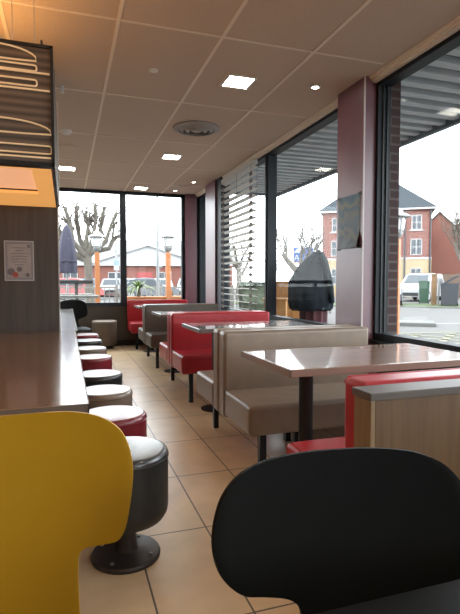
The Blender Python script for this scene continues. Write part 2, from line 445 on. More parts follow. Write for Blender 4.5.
def side_window(n, y0, y1, mull, label, jw=.075):
    w = struct_empty('window_%d' % n, label, (WX, 0, 0))
    bm = NB()
    box(bm, -.05, .06, y0, y1, .68, .755); box(bm, -.05, .06, y0, y1, 2.78, CZ)
    box(bm, -.05, .06, y0, y0+.075, .755, 2.78); box(bm, -.06, .06, y1-jw, y1, .755, 2.78)
    obj('window_frame', bm, M['frame'], w, smooth=False)
    if n == 4:
        bm = NB(); box(bm, -.02, -.008, y1-jw-.012, y1-jw, .755, 2.78); box(bm, .018, .03, y1-jw-.012, y1-jw, .755, 2.78); obj('glazing_bead', bm, M['black_metal'], w, smooth=False)
    ys = [y0+.075]
    for m_ in mull:
        bm = NB(); box(bm, -.06, .06, m_-.05, m_+.05, .755, 2.78); box(bm, -.075, -.06, m_-.02, m_+.02, .755, 2.78)
        obj('mullion', bm, M['frame'], w, smooth=False); ys += [m_-.05, m_+.05]
    ys.append(y1-jw)
    for k in range(0, len(ys), 2):
        obj('glass', B(0, .006, ys[k], ys[k+1], .755, 2.78), M['glass'], w, smooth=False)
bm = NB(); box(bm, 2.36, WX-.052, 7.50, 7.75, 0, CZ)
struct('column.004', bm, M['frame'], 'dark window post between the far maroon column and the blind', smooth=False)
side_window(2, 8.32, 9.20, [], 'narrow side window in the far corner')
side_window(3, 3.93, 7.75, [5.83], 'wide side window with the white blind')
side_window(4, -3.5, 3.525, [0.4], 'large side window beside the near booth', .045)
# brick piers outside against the columns
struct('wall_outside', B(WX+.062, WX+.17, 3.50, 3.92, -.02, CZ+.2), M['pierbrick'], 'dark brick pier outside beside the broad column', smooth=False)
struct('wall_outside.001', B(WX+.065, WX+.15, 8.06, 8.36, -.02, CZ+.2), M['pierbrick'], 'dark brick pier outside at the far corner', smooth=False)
struct('roof', B(-3.2, WX+.14, -3.7, FY+.2, CZ+.1, CZ+.25), M['soffit'], smooth=False)

# ------------------------------------------------------------------ canopy outside
cn = thing('louvred_canopy', 'grey louvred canopy soffit outside above the side windows', 'canopy', (0, 0, 0))
obj('soffit_panel', B(WX+.14, 4.0, -3.5, 9.0, 2.99, 3.04), M['soffit'], cn, smooth=False)
bm = NB()
y = -3.4
while y < 8.95:
    box(bm, WX+.14, 3.94, y, y+.085, 2.90, 2.955); y += .20
obj('slats', bm, M['louvre'], cn, smooth=False)
obj('fascia', B(3.94, 4.0, -3.5, 9.0, 2.86, 3.06), M['soffit'], cn, smooth=False)
bm = NB(); box(bm, WX+.14, 3.94, 8.96, 9.0, 2.86, 3.06); obj('end_fascia', bm, M['soffit'], cn, smooth=False)

# ------------------------------------------------------------------ ceiling fittings
def panel_light(x, y, label, s=.21):
    t = thing('ceiling_light', label, 'ceiling light', (x, y, CZ), 0, 'square ceiling lights')
    bm = NB()
    for a in ((-s/2-.02, s/2+.02, -s/2-.02, -s/2), (-s/2-.02, s/2+.02, s/2, s/2+.02), (-s/2-.02, -s/2, -s/2, s/2), (s/2, s/2+.02, -s/2, s/2)):
        box(bm, *a, -.009, 0)
    obj('frame', bm, M['white'], t, smooth=False)
    obj('diffuser', B(-s/2, s/2, -s/2, s/2, -.006, 0), M['lamp'], t, smooth=False)
    return t
l0 = panel_light(1.39, 3.94, 'large square lit ceiling panel in front of the round vent')
dup(l0, (1.36, 6.53, CZ), 0, 'square lit ceiling panel just beyond the round vent')
dup(l0, (1.29, 8.86, CZ), 0, 'square lit ceiling panel above the far window')
dup(l0, (0.04, 7.67, CZ), 0, 'square lit ceiling panel beside the hanging menu box')
dup(l0, (0.04, -1.2, CZ), 0, 'unseen lit ceiling panel added over the front tables')  # this and the next three: added out of view to brighten floor and ceiling

dup(l0, (1.39, 1.37, CZ), 0, 'unseen lit ceiling panel added over the bright red bench')
dup(l0, (1.39, -1.2, CZ), 0, 'unseen lit ceiling panel added behind the black table')
dup(l0, (-1.35, 1.37, CZ), 0, 'unseen lit ceiling panel added left of the yellow chair')

def spot(x, y, label):
    t = thing('ceiling_spotlight', label, 'spotlight', (x, y, CZ), 0, 'small ceiling spotlights')
    bm = NB(); lathe(bm, [(.028, -.002), (.030, -.010), (.047, -.006), (.048, 0)], 24, cap=False); obj('ring', bm, M['white'], t)
    bm = NB(); lathe(bm, [(.0, -.007), (.029, -.007), (.029, 0)], 24); obj('lens', bm, M['spot'], t)
    return t
s0 = spot(2.05, 3.83, 'small round spotlight in the ceiling beside the broad maroon column')
dup(s0, (1.92, 8.9, CZ), 0, 'small round spotlight above the far window corner')
dup(s0, (2.05, 8.05, CZ), 0, 'small round spotlight before the far maroon column')

t = thing('ceiling_vent', 'round ringed air vent in the ceiling', 'vent', (1.37, 5.25, CZ))
bm = NB()
lathe(bm, [(.20, 0), (.255, -.004), (.25, -.016), (.20, -.03)], 40, cap=False); obj('outer_ring', bm, M['greyplastic'], t)
bm = NB()
lathe(bm, [(.185, -.004), (.185, -.022), (.15, -.045), (.14, -.04)], 40, cap=False)
lathe(bm, [(.125, -.012), (.12, -.03), (.09, -.05), (.08, -.046)], 40, cap=False); obj('cone_rings', bm, M['greyplastic'], t)
bm = NB(); lathe(bm, [(0, -.042), (.05, -.04), (.062, -.03), (.064, 0)], 30); obj('centre_disc', bm, M['greyplastic'], t)
bm = NB(); lathe(bm, [(0, -.003), (.20, -.003)], 40); obj('dark_throat', bm, M['darkwall'], t)

t = thing('smoke_detector', 'small pale smoke detector in the ceiling beside the menu box', 'smoke detector', (.03, 5.78, CZ))
bm = NB(); lathe(bm, [(.062, 0), (.062, -.012), (.05, -.02), (.04, -.04), (0, -.044)], 28); obj('housing', bm, M['white'], t)
bm = NB(); lathe(bm, [(.043, -.024), (.046, -.028), (.043, -.033)], 28, cap=False); obj('slot_ring', bm, M['darkwall'], t)
bm = NB(); lathe(bm, [(.13, 0), (.13, -.008), (.11, -.02), (.05, -.03), (0, -.032)], 32)
tag(obj('ceiling_speaker', bm, M['ceiling'], None, loc=(.02, 6.5, CZ)), 'shallow beige ceiling disc behind the smoke detector', 'speaker')
t = thing('ceiling_sprinkler', 'tiny white sprinkler disc alone on a ceiling board', 'sprinkler', (.68, 3.94, CZ))
bm = NB(); lathe(bm, [(.036, 0), (.036, -.008), (.03, -.012), (0, -.013)], 24); obj('cover_plate', bm, M['white'], t)
t = thing('ceiling_sensor', 'small white box sensor on the ceiling beside the menu box corner', 'sensor', (-.005, 4.5, CZ))
obj('body', B(-.015, .015, -.015, .015, -.06, 0, .004), M['white'], t)

# ------------------------------------------------------------------ menu box hanging over the counter
hx1 = -.045
hb = thing('hanging_menu_box', 'dark slatted box sign with cream burger outlines hung over the counter', 'sign', (0, 0, 0))
Z0, Z1 = 1.775, 2.39
obj('fascia', B(-1.75, hx1-.012, 2.75, 2.775, Z0+.02, Z1-.012), M['fascia'], hb, smooth=False)
bm = NB()
box(bm, -1.78, hx1, 2.735, 2.79, Z1-.014, Z1); box(bm, -1.78, hx1, 2.735, 2.79, Z0, Z0+.022)
box(bm, hx1-.014, hx1, 2.735, 2.79, Z0, Z1); box(bm, -1.78, -1.75, 2.735, 2.79, Z0, Z1)
obj('frame', bm, M['black_metal'], hb, smooth=False)
obj('side_panel', B(hx1-.02, hx1, 2.79, 4.19, Z0, Z1), M['wenge'], hb, smooth=False)
obj('side_panel', B(-1.78, -1.76, 2.79, 4.19, Z0, Z1), M['wenge'], hb, smooth=False)
obj('top_panel', B(-1.78, hx1, 2.79, 4.19, Z1-.02, Z1), M['wenge'], hb, smooth=False)
bm = NB()
box(bm, -1.76, hx1-.02, 2.79, 2.82, Z0, Z0+.02); box(bm, -1.76, hx1-.02, 3.60, 4.19, Z0, Z0+.02)
box(bm, hx1-.12, hx1-.02, 2.82, 3.60, Z0, Z0+.02); box(bm, -1.76, -1.66, 2.82, 3.60, Z0, Z0+.02)
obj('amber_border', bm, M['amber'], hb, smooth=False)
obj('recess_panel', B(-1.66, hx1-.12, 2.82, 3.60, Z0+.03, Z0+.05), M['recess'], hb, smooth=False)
obj('edge_strip', B(hx1, hx1+.006, 4.13, 4.19, Z0, Z1+.2), M['steel'], hb, smooth=False)
# burger outlines: bun, fillings and rules drawn in cream tube
def outline(pts, closed=True, r=.0045):
    bm = NB(); tube(bm, [(x, 2.744, z) for x, z in pts], r, 6, closed); return bm
def rrect(x0, x1, z0, z1, r=.012):
    out = []
    for cx_, cz_, a0 in ((x1-r, z1-r, 0), (x0+r, z1-r, 90), (x0+r, z0+r, 180), (x1-r, z0+r, 270)):
        for k in range(4):
            a = math.radians(a0+30*k); out.append((cx_+r*math.cos(a), cz_+r*math.sin(a)))
    return out
def dome(xc, hw, z0, h):
    out = [(xc-hw, z0), (xc-hw*.5, z0-.004), (xc, z0-.004), (xc+hw*.5, z0-.004), (xc+hw, z0)]
    for k in range(1, 14):
        a = PI*k/14; out.append((xc+hw*math.cos(a), z0+.008+h*math.sin(a)))
    return out
for xc in (-.33, -1.05):
    obj('bun_outline', outline(dome(xc, .205, 2.306, .058)), M['tube'], hb)
    obj('filling_outline', outline(rrect(xc-.205, xc+.205, 2.254, 2.284)), M['tube'], hb)
    obj('filling_outline', outline(rrect(xc-.205, xc+.205, 2.179, 2.211)), M['tube'], hb)
    obj('bun_outline', outline(dome(xc+.02, .25, 1.942, .058)), M['tube'], hb)
    obj('filling_outline', outline(rrect(xc-.23, xc+.27, 1.842, 1.882)), M['tube'], hb)
for z in (2.248, 2.162, 1.822):
    obj('rule_line', B(-1.74, hx1-.018, 2.741, 2.749, z-.004, z+.004), M['tube'], hb, smooth=False)
for x in (-.135, -.24, -1.5):
    bm = NB(); tube(bm, [(x, 2.80, Z1), (x, 2.80, CZ)], .0025, 6); obj('hanging_wire', bm, M['steel'], hb)
bm = NB(); lathe(bm, [(.012, 0), (.014, .012), (.006, .02), (.006, .035), (0, .036)], 12, (-.10, 2.77, Z1)); obj('hook', bm, M['brown_metal'], hb)
bm = NB(); lathe(bm, [(.03, 0), (.034, .02), (.024, .05), (.02, .06), (0, .062)], 16, (-.31, 2.85, Z1)); obj('clamp', bm, M['steel'], hb)
# amber ceiling wash: uplight on top of the box, plus an added one without fitting
ld = bpy.data.lights.new('amber_ceiling_wash', 'AREA'); ld.shape = 'RECTANGLE'; ld.size = 1.2; ld.size_y = .9
ld.energy = 9; ld.color = (1.0, .50, .16)
lo = bpy.data.objects.new('amber_ceiling_wash', ld); C.objects.link(lo); lo.location = (-.85, 3.2, Z1+.03); lo.rotation_euler = (PI, 0, 0)
l2 = bpy.data.lights.new('amber_ceiling_wash', 'AREA'); l2.shape = 'RECTANGLE'; l2.size = 1.2; l2.size_y = 1.2  # added fill in mid-air, no fitting, spreads amber across the ceiling
l2.energy = 17; l2.color = (1.0, .52, .18)
lo2 = bpy.data.objects.new('amber_ceiling_wash', l2); C.objects.link(lo2); lo2.location = (-1.3, 1.7, 1.95); lo2.rotation_euler = (PI, 0, 0)

# ------------------------------------------------------------------ dark partition and its notice
pt = thing('partition_panel', 'dark brown wood partition panel standing across the counter', 'partition', (0, 0, 0))
obj('panel', B(-2.99, -.058, 4.19, 4.23, .78, Z0+.02), M['wenge'], pt, smooth=False)
obj('upper_panel', B(-2.99, -.058, 4.195, 4.225, Z0+.02, CZ), M['wenge'], pt, smooth=False)
obj('edge_strip', B(-.058, -.048, 4.185, 4.235, .78, Z1), M['steel'], pt, smooth=False)
obj('foot_panel', B(-2.99, -.80, 4.19, 4.23, 0, .78), M['wenge'], pt, smooth=False)
nt_ = thing('framed_notice', 'small clear framed notice fixed to the dark partition', 'notice', (-.345, 4.19, 1.345))
obj('holder', B(-.105, .105, -.008, 0, -.15, .155, .003), M['frosted'], nt_)
obj('sheet', B(-.085, .085, -.0105, -.008, -.13, .13), M['paper'], nt_, smooth=False)
bm = NB()
for k in range(7):
    wd = [.05, .03, .06, .055, .06, .05, .035][k]
    box(bm, -wd, wd, -.012, -.0105, .10-k*.022, .104-k*.022)
obj('print_lines', bm, M['ink'], nt_, smooth=False)
for x, z, r in ((-.06, -.085, .028), (.0, -.065, .02), (.06, -.11, .016), (.07, .115, .012)):
    bm = NB(); lathe(bm, [(r, 0), (r, .0012), (0, .0013)], 16)
    bmesh.ops.transform(bm, matrix=Matrix.Translation((x, -.0105, z)) @ Matrix.Rotation(PI/2, 4, 'X'), verts=bm.verts[:])
    obj('printed_mark', bm, M['ink'], nt_)
bm = NB(); lathe(bm, [(.022, 0), (.022, .0012), (0, .0013)], 16)
bmesh.ops.transform(bm, matrix=Matrix.Translation((-.03, -.0107, -.108)) @ Matrix.Rotation(PI/2, 4, 'X'), verts=bm.verts[:])
obj('red_mark', bm, M['inkred'], nt_)
bm = NB()
for a in ((-.107, -.10, -.152, .157), (.10, .107, -.152, .157)): box(bm, a[0], a[1], -.012, 0, a[2], a[3])
box(bm, -.107, .107, -.012, 0, -.156, -.148); box(bm, -.107, .107, -.012, 0, .150, .157)
obj('holder_edge', bm, M['greyplastic'], nt_, smooth=False)

# ------------------------------------------------------------------ counters
def counter(y0, y1, x0, x1, name, label, m):
    t = thing(name, label, 'counter', (0, 0, 0))
    obj('top', B(x0, x1-.004, y0+.004, y1, .745, .78, .003), m, t)
    bm = NB(); box(bm, x1-.004, x1, y0, y1, .744, .7795); box(bm, x0, x1, y0, y0+.004, .744, .7795); obj('edge_band', bm, M['edge'], t, smooth=False)
    for yy in (y0+.5, y1-.5):
        p = obj('leg', lathe(NB(), [(.04, .03), (.04, .745)], 20, ((x0+x1)/2-.1, yy, 0)), M['black_metal'], t)
        obj('foot_plate', lathe(NB(), [(.2, 0), (.2, .012), (.06, .03), (0, .031)], 28, ((x0+x1)/2-.1, yy, 0)), M['black_metal'], p)
counter(1.66, 4.185, -.95, .066, 'long_counter', 'long brown wood counter in front of the dark partition', M['counter_wood'])
counter(4.235, 7.7, -.75, .085, 'long_counter', 'pale shining counter continuing beyond the dark partition', M['counter_pale'])

# ------------------------------------------------------------------ drum stools
def make_stool(vin, vtop, label, group, R=.183, zb=.165, zt=.47):
    t = thing('drum_stool', label, 'stool', (0, 0, 0), 0, group)
    body = [(R-.05, zb), (R-.018, zb+.012), (R-.004, zb+.035), (R, zb+.06), (R, zt-.035)]
    obj('upholstered_drum', lathe(NB(), body+[(R-.002, zt-.03), (.05, zt-.03)], 40), vin, t)
    top = [(R, zt-.032), (R+.001, zt-.022), (R-.004, zt-.010), (R-.012, zt-.003), (R-.022, zt-.0005), (R*.6, zt+.0005), (0, zt+.0008)]
    obj('top_pad', lathe(NB(), top, 40), vtop, t)
    obj('piping', lathe(NB(), [(R, zt-.036), (R+.0035, zt-.033), (R+.0035, zt-.030), (R, zt-.027)], 40, cap=False), vin, t)
    obj('pedestal', lathe(NB(), [(.05, .03), (.045, .05), (.045, zb-.02), (.08, zb+.004)], 24), M['brown_metal'], t)
    bp = obj('base_plate', lathe(NB(), [(.146, 0), (.147, .012), (.142, .02), (.08, .028), (.05, .032), (0, .033)], 40), M['brown_metal'], t)
    for k in range(4):
        a = math.radians(-35+90*k)
        obj('bolt', lathe(NB(), [(.008, .0), (.008, .006), (.004, .008), (0, .008)], 10, (.117*math.cos(a), .117*math.sin(a), .022)), M['bolt'], bp)
    return t
sx = .228
Gs = 'drum stools along the counter'
kinds = {'black': (M['black_vinyl'], M['black_top']), 'red': (M['dred_vinyl'], M['red_top']), 'taupe': (M['taupe_vinyl'], M['taupe_top'])}
stools = [(2.10, 'black', 'first black drum stool from the yellow chair, showing its bolted round base'),
          (2.70, 'red', 'first dark red drum stool from the yellow chair, beside the counter end'),
          (3.31, 'taupe', 'first taupe drum stool from the yellow chair, at the brown counter'),
          (3.93, 'black', 'second black drum stool from the yellow chair, level with the dark partition'),
          (4.84, 'red', 'second dark red drum stool from the yellow chair, just beyond the partition'),
          (5.50, 'taupe', 'second taupe drum stool from the yellow chair, at the pale counter'),
          (6.24, 'black', 'third black drum stool from the yellow chair, at the pale counter'),
          (6.95, 'red', 'third dark red drum stool from the yellow chair, last along the counter')]
first = {}
for y, k, lab in stools:
    if k not in first:
        first[k] = make_stool(kinds[k][0], kinds[k][1], lab, Gs); first[k].location = (sx, y, 0)
    else: dup(first[k], (sx, y, 0), .4*y, lab)
pf = thing('drum_pouf', 'large brown drum pouf standing alone under the far window', 'pouf', (.635, 8.93, 0))
R = .215
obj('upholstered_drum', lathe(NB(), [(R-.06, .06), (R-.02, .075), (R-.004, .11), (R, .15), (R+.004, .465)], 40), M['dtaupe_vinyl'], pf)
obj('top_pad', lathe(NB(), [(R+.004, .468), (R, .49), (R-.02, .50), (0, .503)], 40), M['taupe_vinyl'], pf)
obj('base_ring', lathe(NB(), [(R-.07, 0), (R-.07, .062)], 30), M['black_metal'], pf)

# ------------------------------------------------------------------ booth benches
def make_bench(vin, label, L=1.12):
    """seat faces -y, left end at x=0; back plane front at y=0, seat runs to y=-.48"""
    t = thing('booth_bench', label, 'bench', (0, 0, 0), 0, 'booth benches along the side windows')
    seat = obj('seat_cushion', B(0, L, -.48, .0, .285, .465, .028, 3), vin, t)
    obj('piping', tube(NB(), [(.004, -.455, .462), (.004, -.02, .462)], .004, 6), vin, seat)
    bk = obj('backrest', B(-.0, L, .0, .128, .27, .85, .026, 3), vin, t)
    obj('piping', tube(NB(), [(.0, .012, .30), (.0, .012, .828), (.02, .012, .848), (L-.02, .012, .848), (L, .012, .828)], .004, 6), vin, bk)
    for x, y in ((.10, -.42), (L-.15, -.42), (L*.5, .06)):
            obj('leg', B(x-.02, x+.02, y-.02, y+.02, 0, .29 if y < 0 else .275), M['black_metal'], t, smooth=False)
    return t
bench_red = make_bench(M['red_vinyl'], 'red booth bench facing the grey table, its seat end open to the aisle')
bench_red.location = (1.045, 5.06, 0)
bench_taupe = make_bench(M['taupe_vinyl'], 'taupe booth bench facing the wood table, in front of the broad maroon column')
bench_taupe.location = (.985, 3.07, 0)
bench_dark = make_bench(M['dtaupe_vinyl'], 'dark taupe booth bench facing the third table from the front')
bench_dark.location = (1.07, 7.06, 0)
L = 1.12
dup(bench_taupe, (.985+L, 3.07+.27, 0), PI, 'taupe booth bench back to back behind the wood-table bench, facing the red one')
dup(bench_red, (1.045+L, 5.06+.27, 0), PI, 'red booth bench back to back behind the grey-table bench, facing the dark taupe one')
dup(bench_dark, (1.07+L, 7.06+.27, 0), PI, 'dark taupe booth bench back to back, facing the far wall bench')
dup(bench_red, (1.06, 9.05, 0), 0, 'red booth bench against the far wall under the window')
dup(bench_red, (.92+L, 1.50, 0), PI, 'bright red booth bench backed by the oak divider')

# ------------------------------------------------------------------ booth tables
def make_table(top, label, Lx=1.16, D=.66, band='edge'):
    t = thing('booth_table', label, 'table', (0, 0, 0), 0, 'booth tables')
    obj('table_top', B(0.003, Lx-.003, .003, D-.003, .742, .78, .006), top, t)
    bm = NB(); box(bm, 0, Lx, 0, .003, .745, .777); box(bm, 0, Lx, D-.003, D, .745, .777); box(bm, 0, .003, 0, D, .745, .777); box(bm, Lx-.003, Lx, 0, D, .745, .777)
    obj('edge_band', bm, M[band], t, smooth=False)
    p = obj('pedestal', lathe(NB(), [(.038, .02), (.038, .742)], 24, (.25, D/2, 0)), M['black_metal'], t)
    obj('base_disc', lathe(NB(), [(.14, 0), (.14, .01), (.06, .022), (0, .023)], 32, (.25, D/2, 0)), M['black_metal'], p)
    p = obj('pedestal', lathe(NB(), [(.038, .02), (.038, .742)], 24, (Lx-.2, D/2, 0)), M['black_metal'], t)
    obj('base_disc', lathe(NB(), [(.14, 0), (.14, .01), (.06, .022), (0, .023)], 32, (Lx-.2, D/2, 0)), M['black_metal'], p)
    obj('plate', B(.15, Lx-.1, D/2-.09, D/2+.09, .728, .742), M['black_metal'], t, smooth=False)
    return t
tw = make_table(M['table_wood'], 'brown wood-topped booth table between the bright red and taupe benches', band='edge_brown')
tw.location = (.962, 2.01, 0)
tg = make_table(M['table_grey'], 'grey-topped booth table between the taupe and red benches')
tg.location = (1.06, 4.0, 0)
dup(tg, (1.10, 6.02, 0), 0, 'grey-topped booth table between the red and dark taupe benches')
dup(tg, (1.12, 7.98, 0), 0, 'grey-topped booth table before the far wall bench')

# ------------------------------------------------------------------ oak divider
dv = thing('booth_divider', 'low oak divider with grey top behind the bright red bench', 'divider', (0, 0, 0))
obj('oak_panel', B(.872, 2.40, 1.235, 1.325, .06, .825), M['oak'], dv, smooth=False)
obj('end_panel', B(.855, .872, 1.235, 1.325, .06, .825, .003), M['oak_light'], dv)
obj('top_cap', B(.850, 2.40, 1.228, 1.332, .825, .85, .004), M['cap'], dv)
obj('plinth', B(.88, 2.40, 1.25, 1.31, 0, .06), M['black_metal'], dv, smooth=False)

# ------------------------------------------------------------------ shell chairs
def shell_chair(out, zc, tilt, mtl, label, loc, rz, name='shell_chair', curve=.55, out_left=None):
    """out: right half of the backrest outline from top centre downwards (x, height about zc). Sitter faces -y."""
    t = thing(name, label, 'chair', loc, rz, 'moulded shell chairs')
    rows = []
    def dense(o_):
        q, pr = [], 1e9
        for p in catmull([Vector((a, b, 0)) for a, b in o_], 5):
            if p.x > .03 and p.y < pr-2e-4: q.append((p.x, p.y)); pr = p.y
        return q
    def xat(q, h):
        if h >= q[0][1]: return q[0][0]
        for (xa, ha), (xb, hb_) in zip(q, q[1:]):
            if ha >= h >= hb_: return xa+(xb-xa)*(ha-h)/(ha-hb_)
        return q[-1][0]
    qr = dense(out); ql = dense(out_left) if out_left else qr
    hs_ = sorted(set([round(h, 5) for _, h in qr]+[round(h, 5) for _, h in ql]), reverse=True)
    keep = [hs_[0]]
    for h in hs_[1:]:
        if keep[-1]-h > 4e-4: keep.append(h)
    rows = [(xat(qr, h), h*math.sin(tilt), zc+h*math.cos(tilt), 1.0, xat(ql, h)) for h in keep]
    wx, h0 = out[-1]
    y0, z0 = rows[-1][1], rows[-1][2]
    # sweep from the waist down into the seat pan and out towards the sitter
    zs = .45
    for k in range(1, 9):
        a = k/8*PI/2; r = .07
        rows.append((wx + (.20-wx)*(k/8)**2, y0-.02-(r-r*math.cos(a)), zs+r-r*math.sin(a), 1-k/8, wx + (.20-wx)*(k/8)**2))
    ys = rows[-1][1]
    for k in range(1, 9):
        f = k/8
        xs = .20+.012*math.sin(f*PI) - (.05*max(0, f-.8)/.2)
        rows.append((xs, ys-.34*f, zs-.012*math.sin(f*PI)+(-.02*max(0, f-.75)/.25), 0, xs))
    bm = NB(); n = 24; R_ = []
    for xr, y, z, cv, xl in rows:
        r = []
        for k in range(n+1):
            u = -1+2*k/n; x = u*xr if u > 0 else u*xl
            r.append(bm.verts.new((x, y-curve*cv*x**2, z)))
        R_.append(r)
    for a, b in zip(R_, R_[1:]):
        for k in range(n): bm.faces.new((a[k], a[k+1], b[k+1], b[k]))
    bm.normal_update()
    o = obj('shell', bm, mtl, t, angle=60)
    sm = o.modifiers.new('thick', 'SOLIDIFY'); sm.thickness = .011; sm.offset = 0
    bv = o.modifiers.new('round', 'BEVEL'); bv.width = .003; bv.segments = 2; bv.limit_method = 'ANGLE'; bv.angle_limit = math.radians(50)
    fr = NB()
    bar(fr, (-.15, ys-.06, .43), (.15, ys-.06, .43), .022); bar(fr, (-.15, ys-.28, .43), (.15, ys-.28, .43), .022)
    obj('under_frame', fr, M['black_metal'], t, smooth=False)
    for sx_ in (-1, 1):
        for yy, k in ((ys-.06, 1), (ys-.28, -1)):
            bm = NB(); tube(bm, [(sx_*.15, yy, .44), (sx_*.2, yy+k*.05, .0)], [.012, .010], 10); obj('leg', bm, M['black_metal'], t)
    return t
black_out = [(0, .142), (.05, .1415), (.10, .138), (.14, .132), (.18, .116), (.207, .090), (.221, .058), (.227, .02), (.222, -.015), (.207, -.045),
             (.178, -.070), (.143, -.079), (.108, -.088), (.09, -.098), (.08, -.113), (.078, -.14), (.078, -.21), (.08, -.235)]
cy, sy = math.cos(-.15), math.sin(-.15)
bx0, by0 = .4+.041*cy, .72+.041*sy
black_right = black_out[:8]+[(.232, -.02), (.234, -.06), (.226, -.10), (.206, -.13), (.165, -.15), (.118, -.163), (.092, -.175), (.082, -.195), (.08, -.235)]
bch = shell_chair(black_right, .75, .15, M['black_shell'], 'black moulded shell chair across the black table', (bx0, by0, 0), -.15, out_left=black_out)
yel_out = [(0, .143), (.05, .144), (.085, .141), (.12, .132), (.148, .116), (.165, .096), (.176, .066), (.180, .03), (.177, -.006), (.171, -.042),
           (.165, -.068), (.157, -.084), (.145, -.0935), (.118, -.0965), (.094, -.099), (.084, -.107), (.081, -.122), (.0805, -.16), (.082, -.21), (.084, -.235)]
ych = shell_chair(yel_out, .802, .15, M['yellow'], 'yellow moulded shell chair in front of the counter end', (-.068, .915, 0), 0)
bc2 = dup(bch, (.09, 8.3, 0), .2, 'distant black shell chair beyond the pale counter, by the far window')

tb = thing('dining_table', 'black table edge in front of the black shell chair', 'table', (0, 0, 0))
obj('table_top', B(.285, 1.15, -.25, .553, .718, .748, .004), M['black_shell'], tb)
obj('edge_band', B(.282, 1.153, -.253, .556, .722, .744, .002), M['black_metal'], tb, smooth=False)
p = obj('pedestal', lathe(NB(), [(.04, .02), (.04, .718)], 20, (.72, .15, 0)), M['black_metal'], tb)
obj('base_disc', lathe(NB(), [(.24, 0), (.24, .012), (.06, .03), (0, .031)], 32, (.72, .15, 0)), M['black_metal'], p)

# ------------------------------------------------------------------ blind
bl = thing('window_blind', 'white slatted blind over the far half of the side window', 'blind', (2.39, 0, 0))
ya, yb = 6.10, 7.48
obj('headrail', B(-.035, .035, ya, yb, 2.74, 2.79), M['slat'], bl, smooth=False)
bm = NB(); z = .80
tl = .22
while z < 2.73:
    dz = .035*math.sin(tl)
    t_ = tl if z < 2.35 else tl+.5*(z-2.35)*math.sin(z*40)
    vs = [bm.verts.new(c) for c in ((-.04, ya, z+.04*math.sin(t_)), (.04, ya, z-.04*math.sin(t_)), (.04, yb, z-.04*math.sin(t_)), (-.04, yb, z+.04*math.sin(t_)))]
    v2 = [bm.verts.new(v.co+Vector((0, 0, .004))) for v in vs]
    bm.faces.new(vs); bm.faces.new(list(reversed(v2)))
    for k in range(4): bm.faces.new((vs[k], v2[k], v2[(k+1) % 4], vs[(k+1) % 4]))
    z += .0955
obj('slats', bm, M['slat'], bl, smooth=False)
for yy in (ya+.05, ya+.62, yb-.12):
    bm = NB(); z = .80
    box(bm, -.045, -.043, yy-.004, yy+.004, .80, 2.74); box(bm, .043, .045, yy-.004, yy+.004, .80, 2.74)
    if yy != ya+.62:
        while z < 2.7:
            box(bm, -.046, -.042, yy-.05, yy+.05, z-.022, z+.026); z += .0955
    obj('ladder_tape', bm, M['tape'], bl, smooth=False)

# ------------------------------------------------------------------ poster on the column
ps = thing('poster', 'curling blue and gold printed poster on the broad maroon column', 'poster', (2.33, 3.725, 0))
bm = NB(); g = []
nu, nv = 10, 14
for i in range(nu+1):
    row = []
    for j in range(nv+1):
        y = -.17+.34*i/nu; zz = 1.472+.45*j/nv
        lift = .004+.05*max(0, (1-j/nv)-.72)*max(0, 1-i/nu*1.1)*2.2 + .012*max(0, .25-j/nv)
        row.append(bm.verts.new((-lift, y, zz + .0)))
    g.append(row)
for i in range(nu):
    for j in range(nv): bm.faces.new((g[i][j], g[i+1][j], g[i+1][j+1], g[i][j+1]))
obj('printed_sheet', bm, M['poster'], ps)
for y, zz in ((-.165, 1.918), (.16, 1.915), (-.165, 1.48), (.16, 1.475)):
    obj('tape_corner', B(-.006, 0, y-.02, y+.02, zz-.015, zz+.012), M['black_metal'], ps, smooth=False)

# ================================================================== OUTSIDE
struct('ground', B(-60, 90, FY+.12, 110, -.22, -.02), M['paving'], 'grey paving and car park beyond the far window', smooth=False)
struct('ground.001', B(WX+.12, 90, -40, FY+.12, -.22, -.02), M['asphalt'], 'grey road beside the restaurant', smooth=False)

# yellow hatching and road lines
bm = NB()
def strip(bm, p, q, w):
    p = Vector(p); q = Vector(q); d = (q-p).normalized(); n_ = Vector((-d.y, d.x))*w/2
    vs = [bm.verts.new((a.x, a.y, -.014)) for a in (p+n_, p-n_, q-n_, q+n_)]; bm.faces.new(vs)
for k in range(9):
    strip(bm, (5.5+.9*k, 9.4-.1*k), (7.6+.9*k, 7.2-.1*k), .16); strip(bm, (5.5+.9*k, 7.4-.1*k), (7.6+.9*k, 9.2-.1*k), .16)
strip(bm, (5.3, 9.8), (16, 8.4), .15); strip(bm, (5.3, 7.2), (16, 5.9), .15)
tag(obj('road_marking', bm, M['line'], None, smooth=False), 'pale yellow crossed box hatching painted on the road', 'road marking', kind='structure')
bm = NB(); strip(bm, (9.0, 11.8), (15.5, 9.9), .22); strip(bm, (11.3, 10.3), (17, 8.6), .22)
tag(obj('road_marking', bm, M['linewhite'], None, smooth=False), 'long white lines painted across the road', 'road marking', kind='structure')
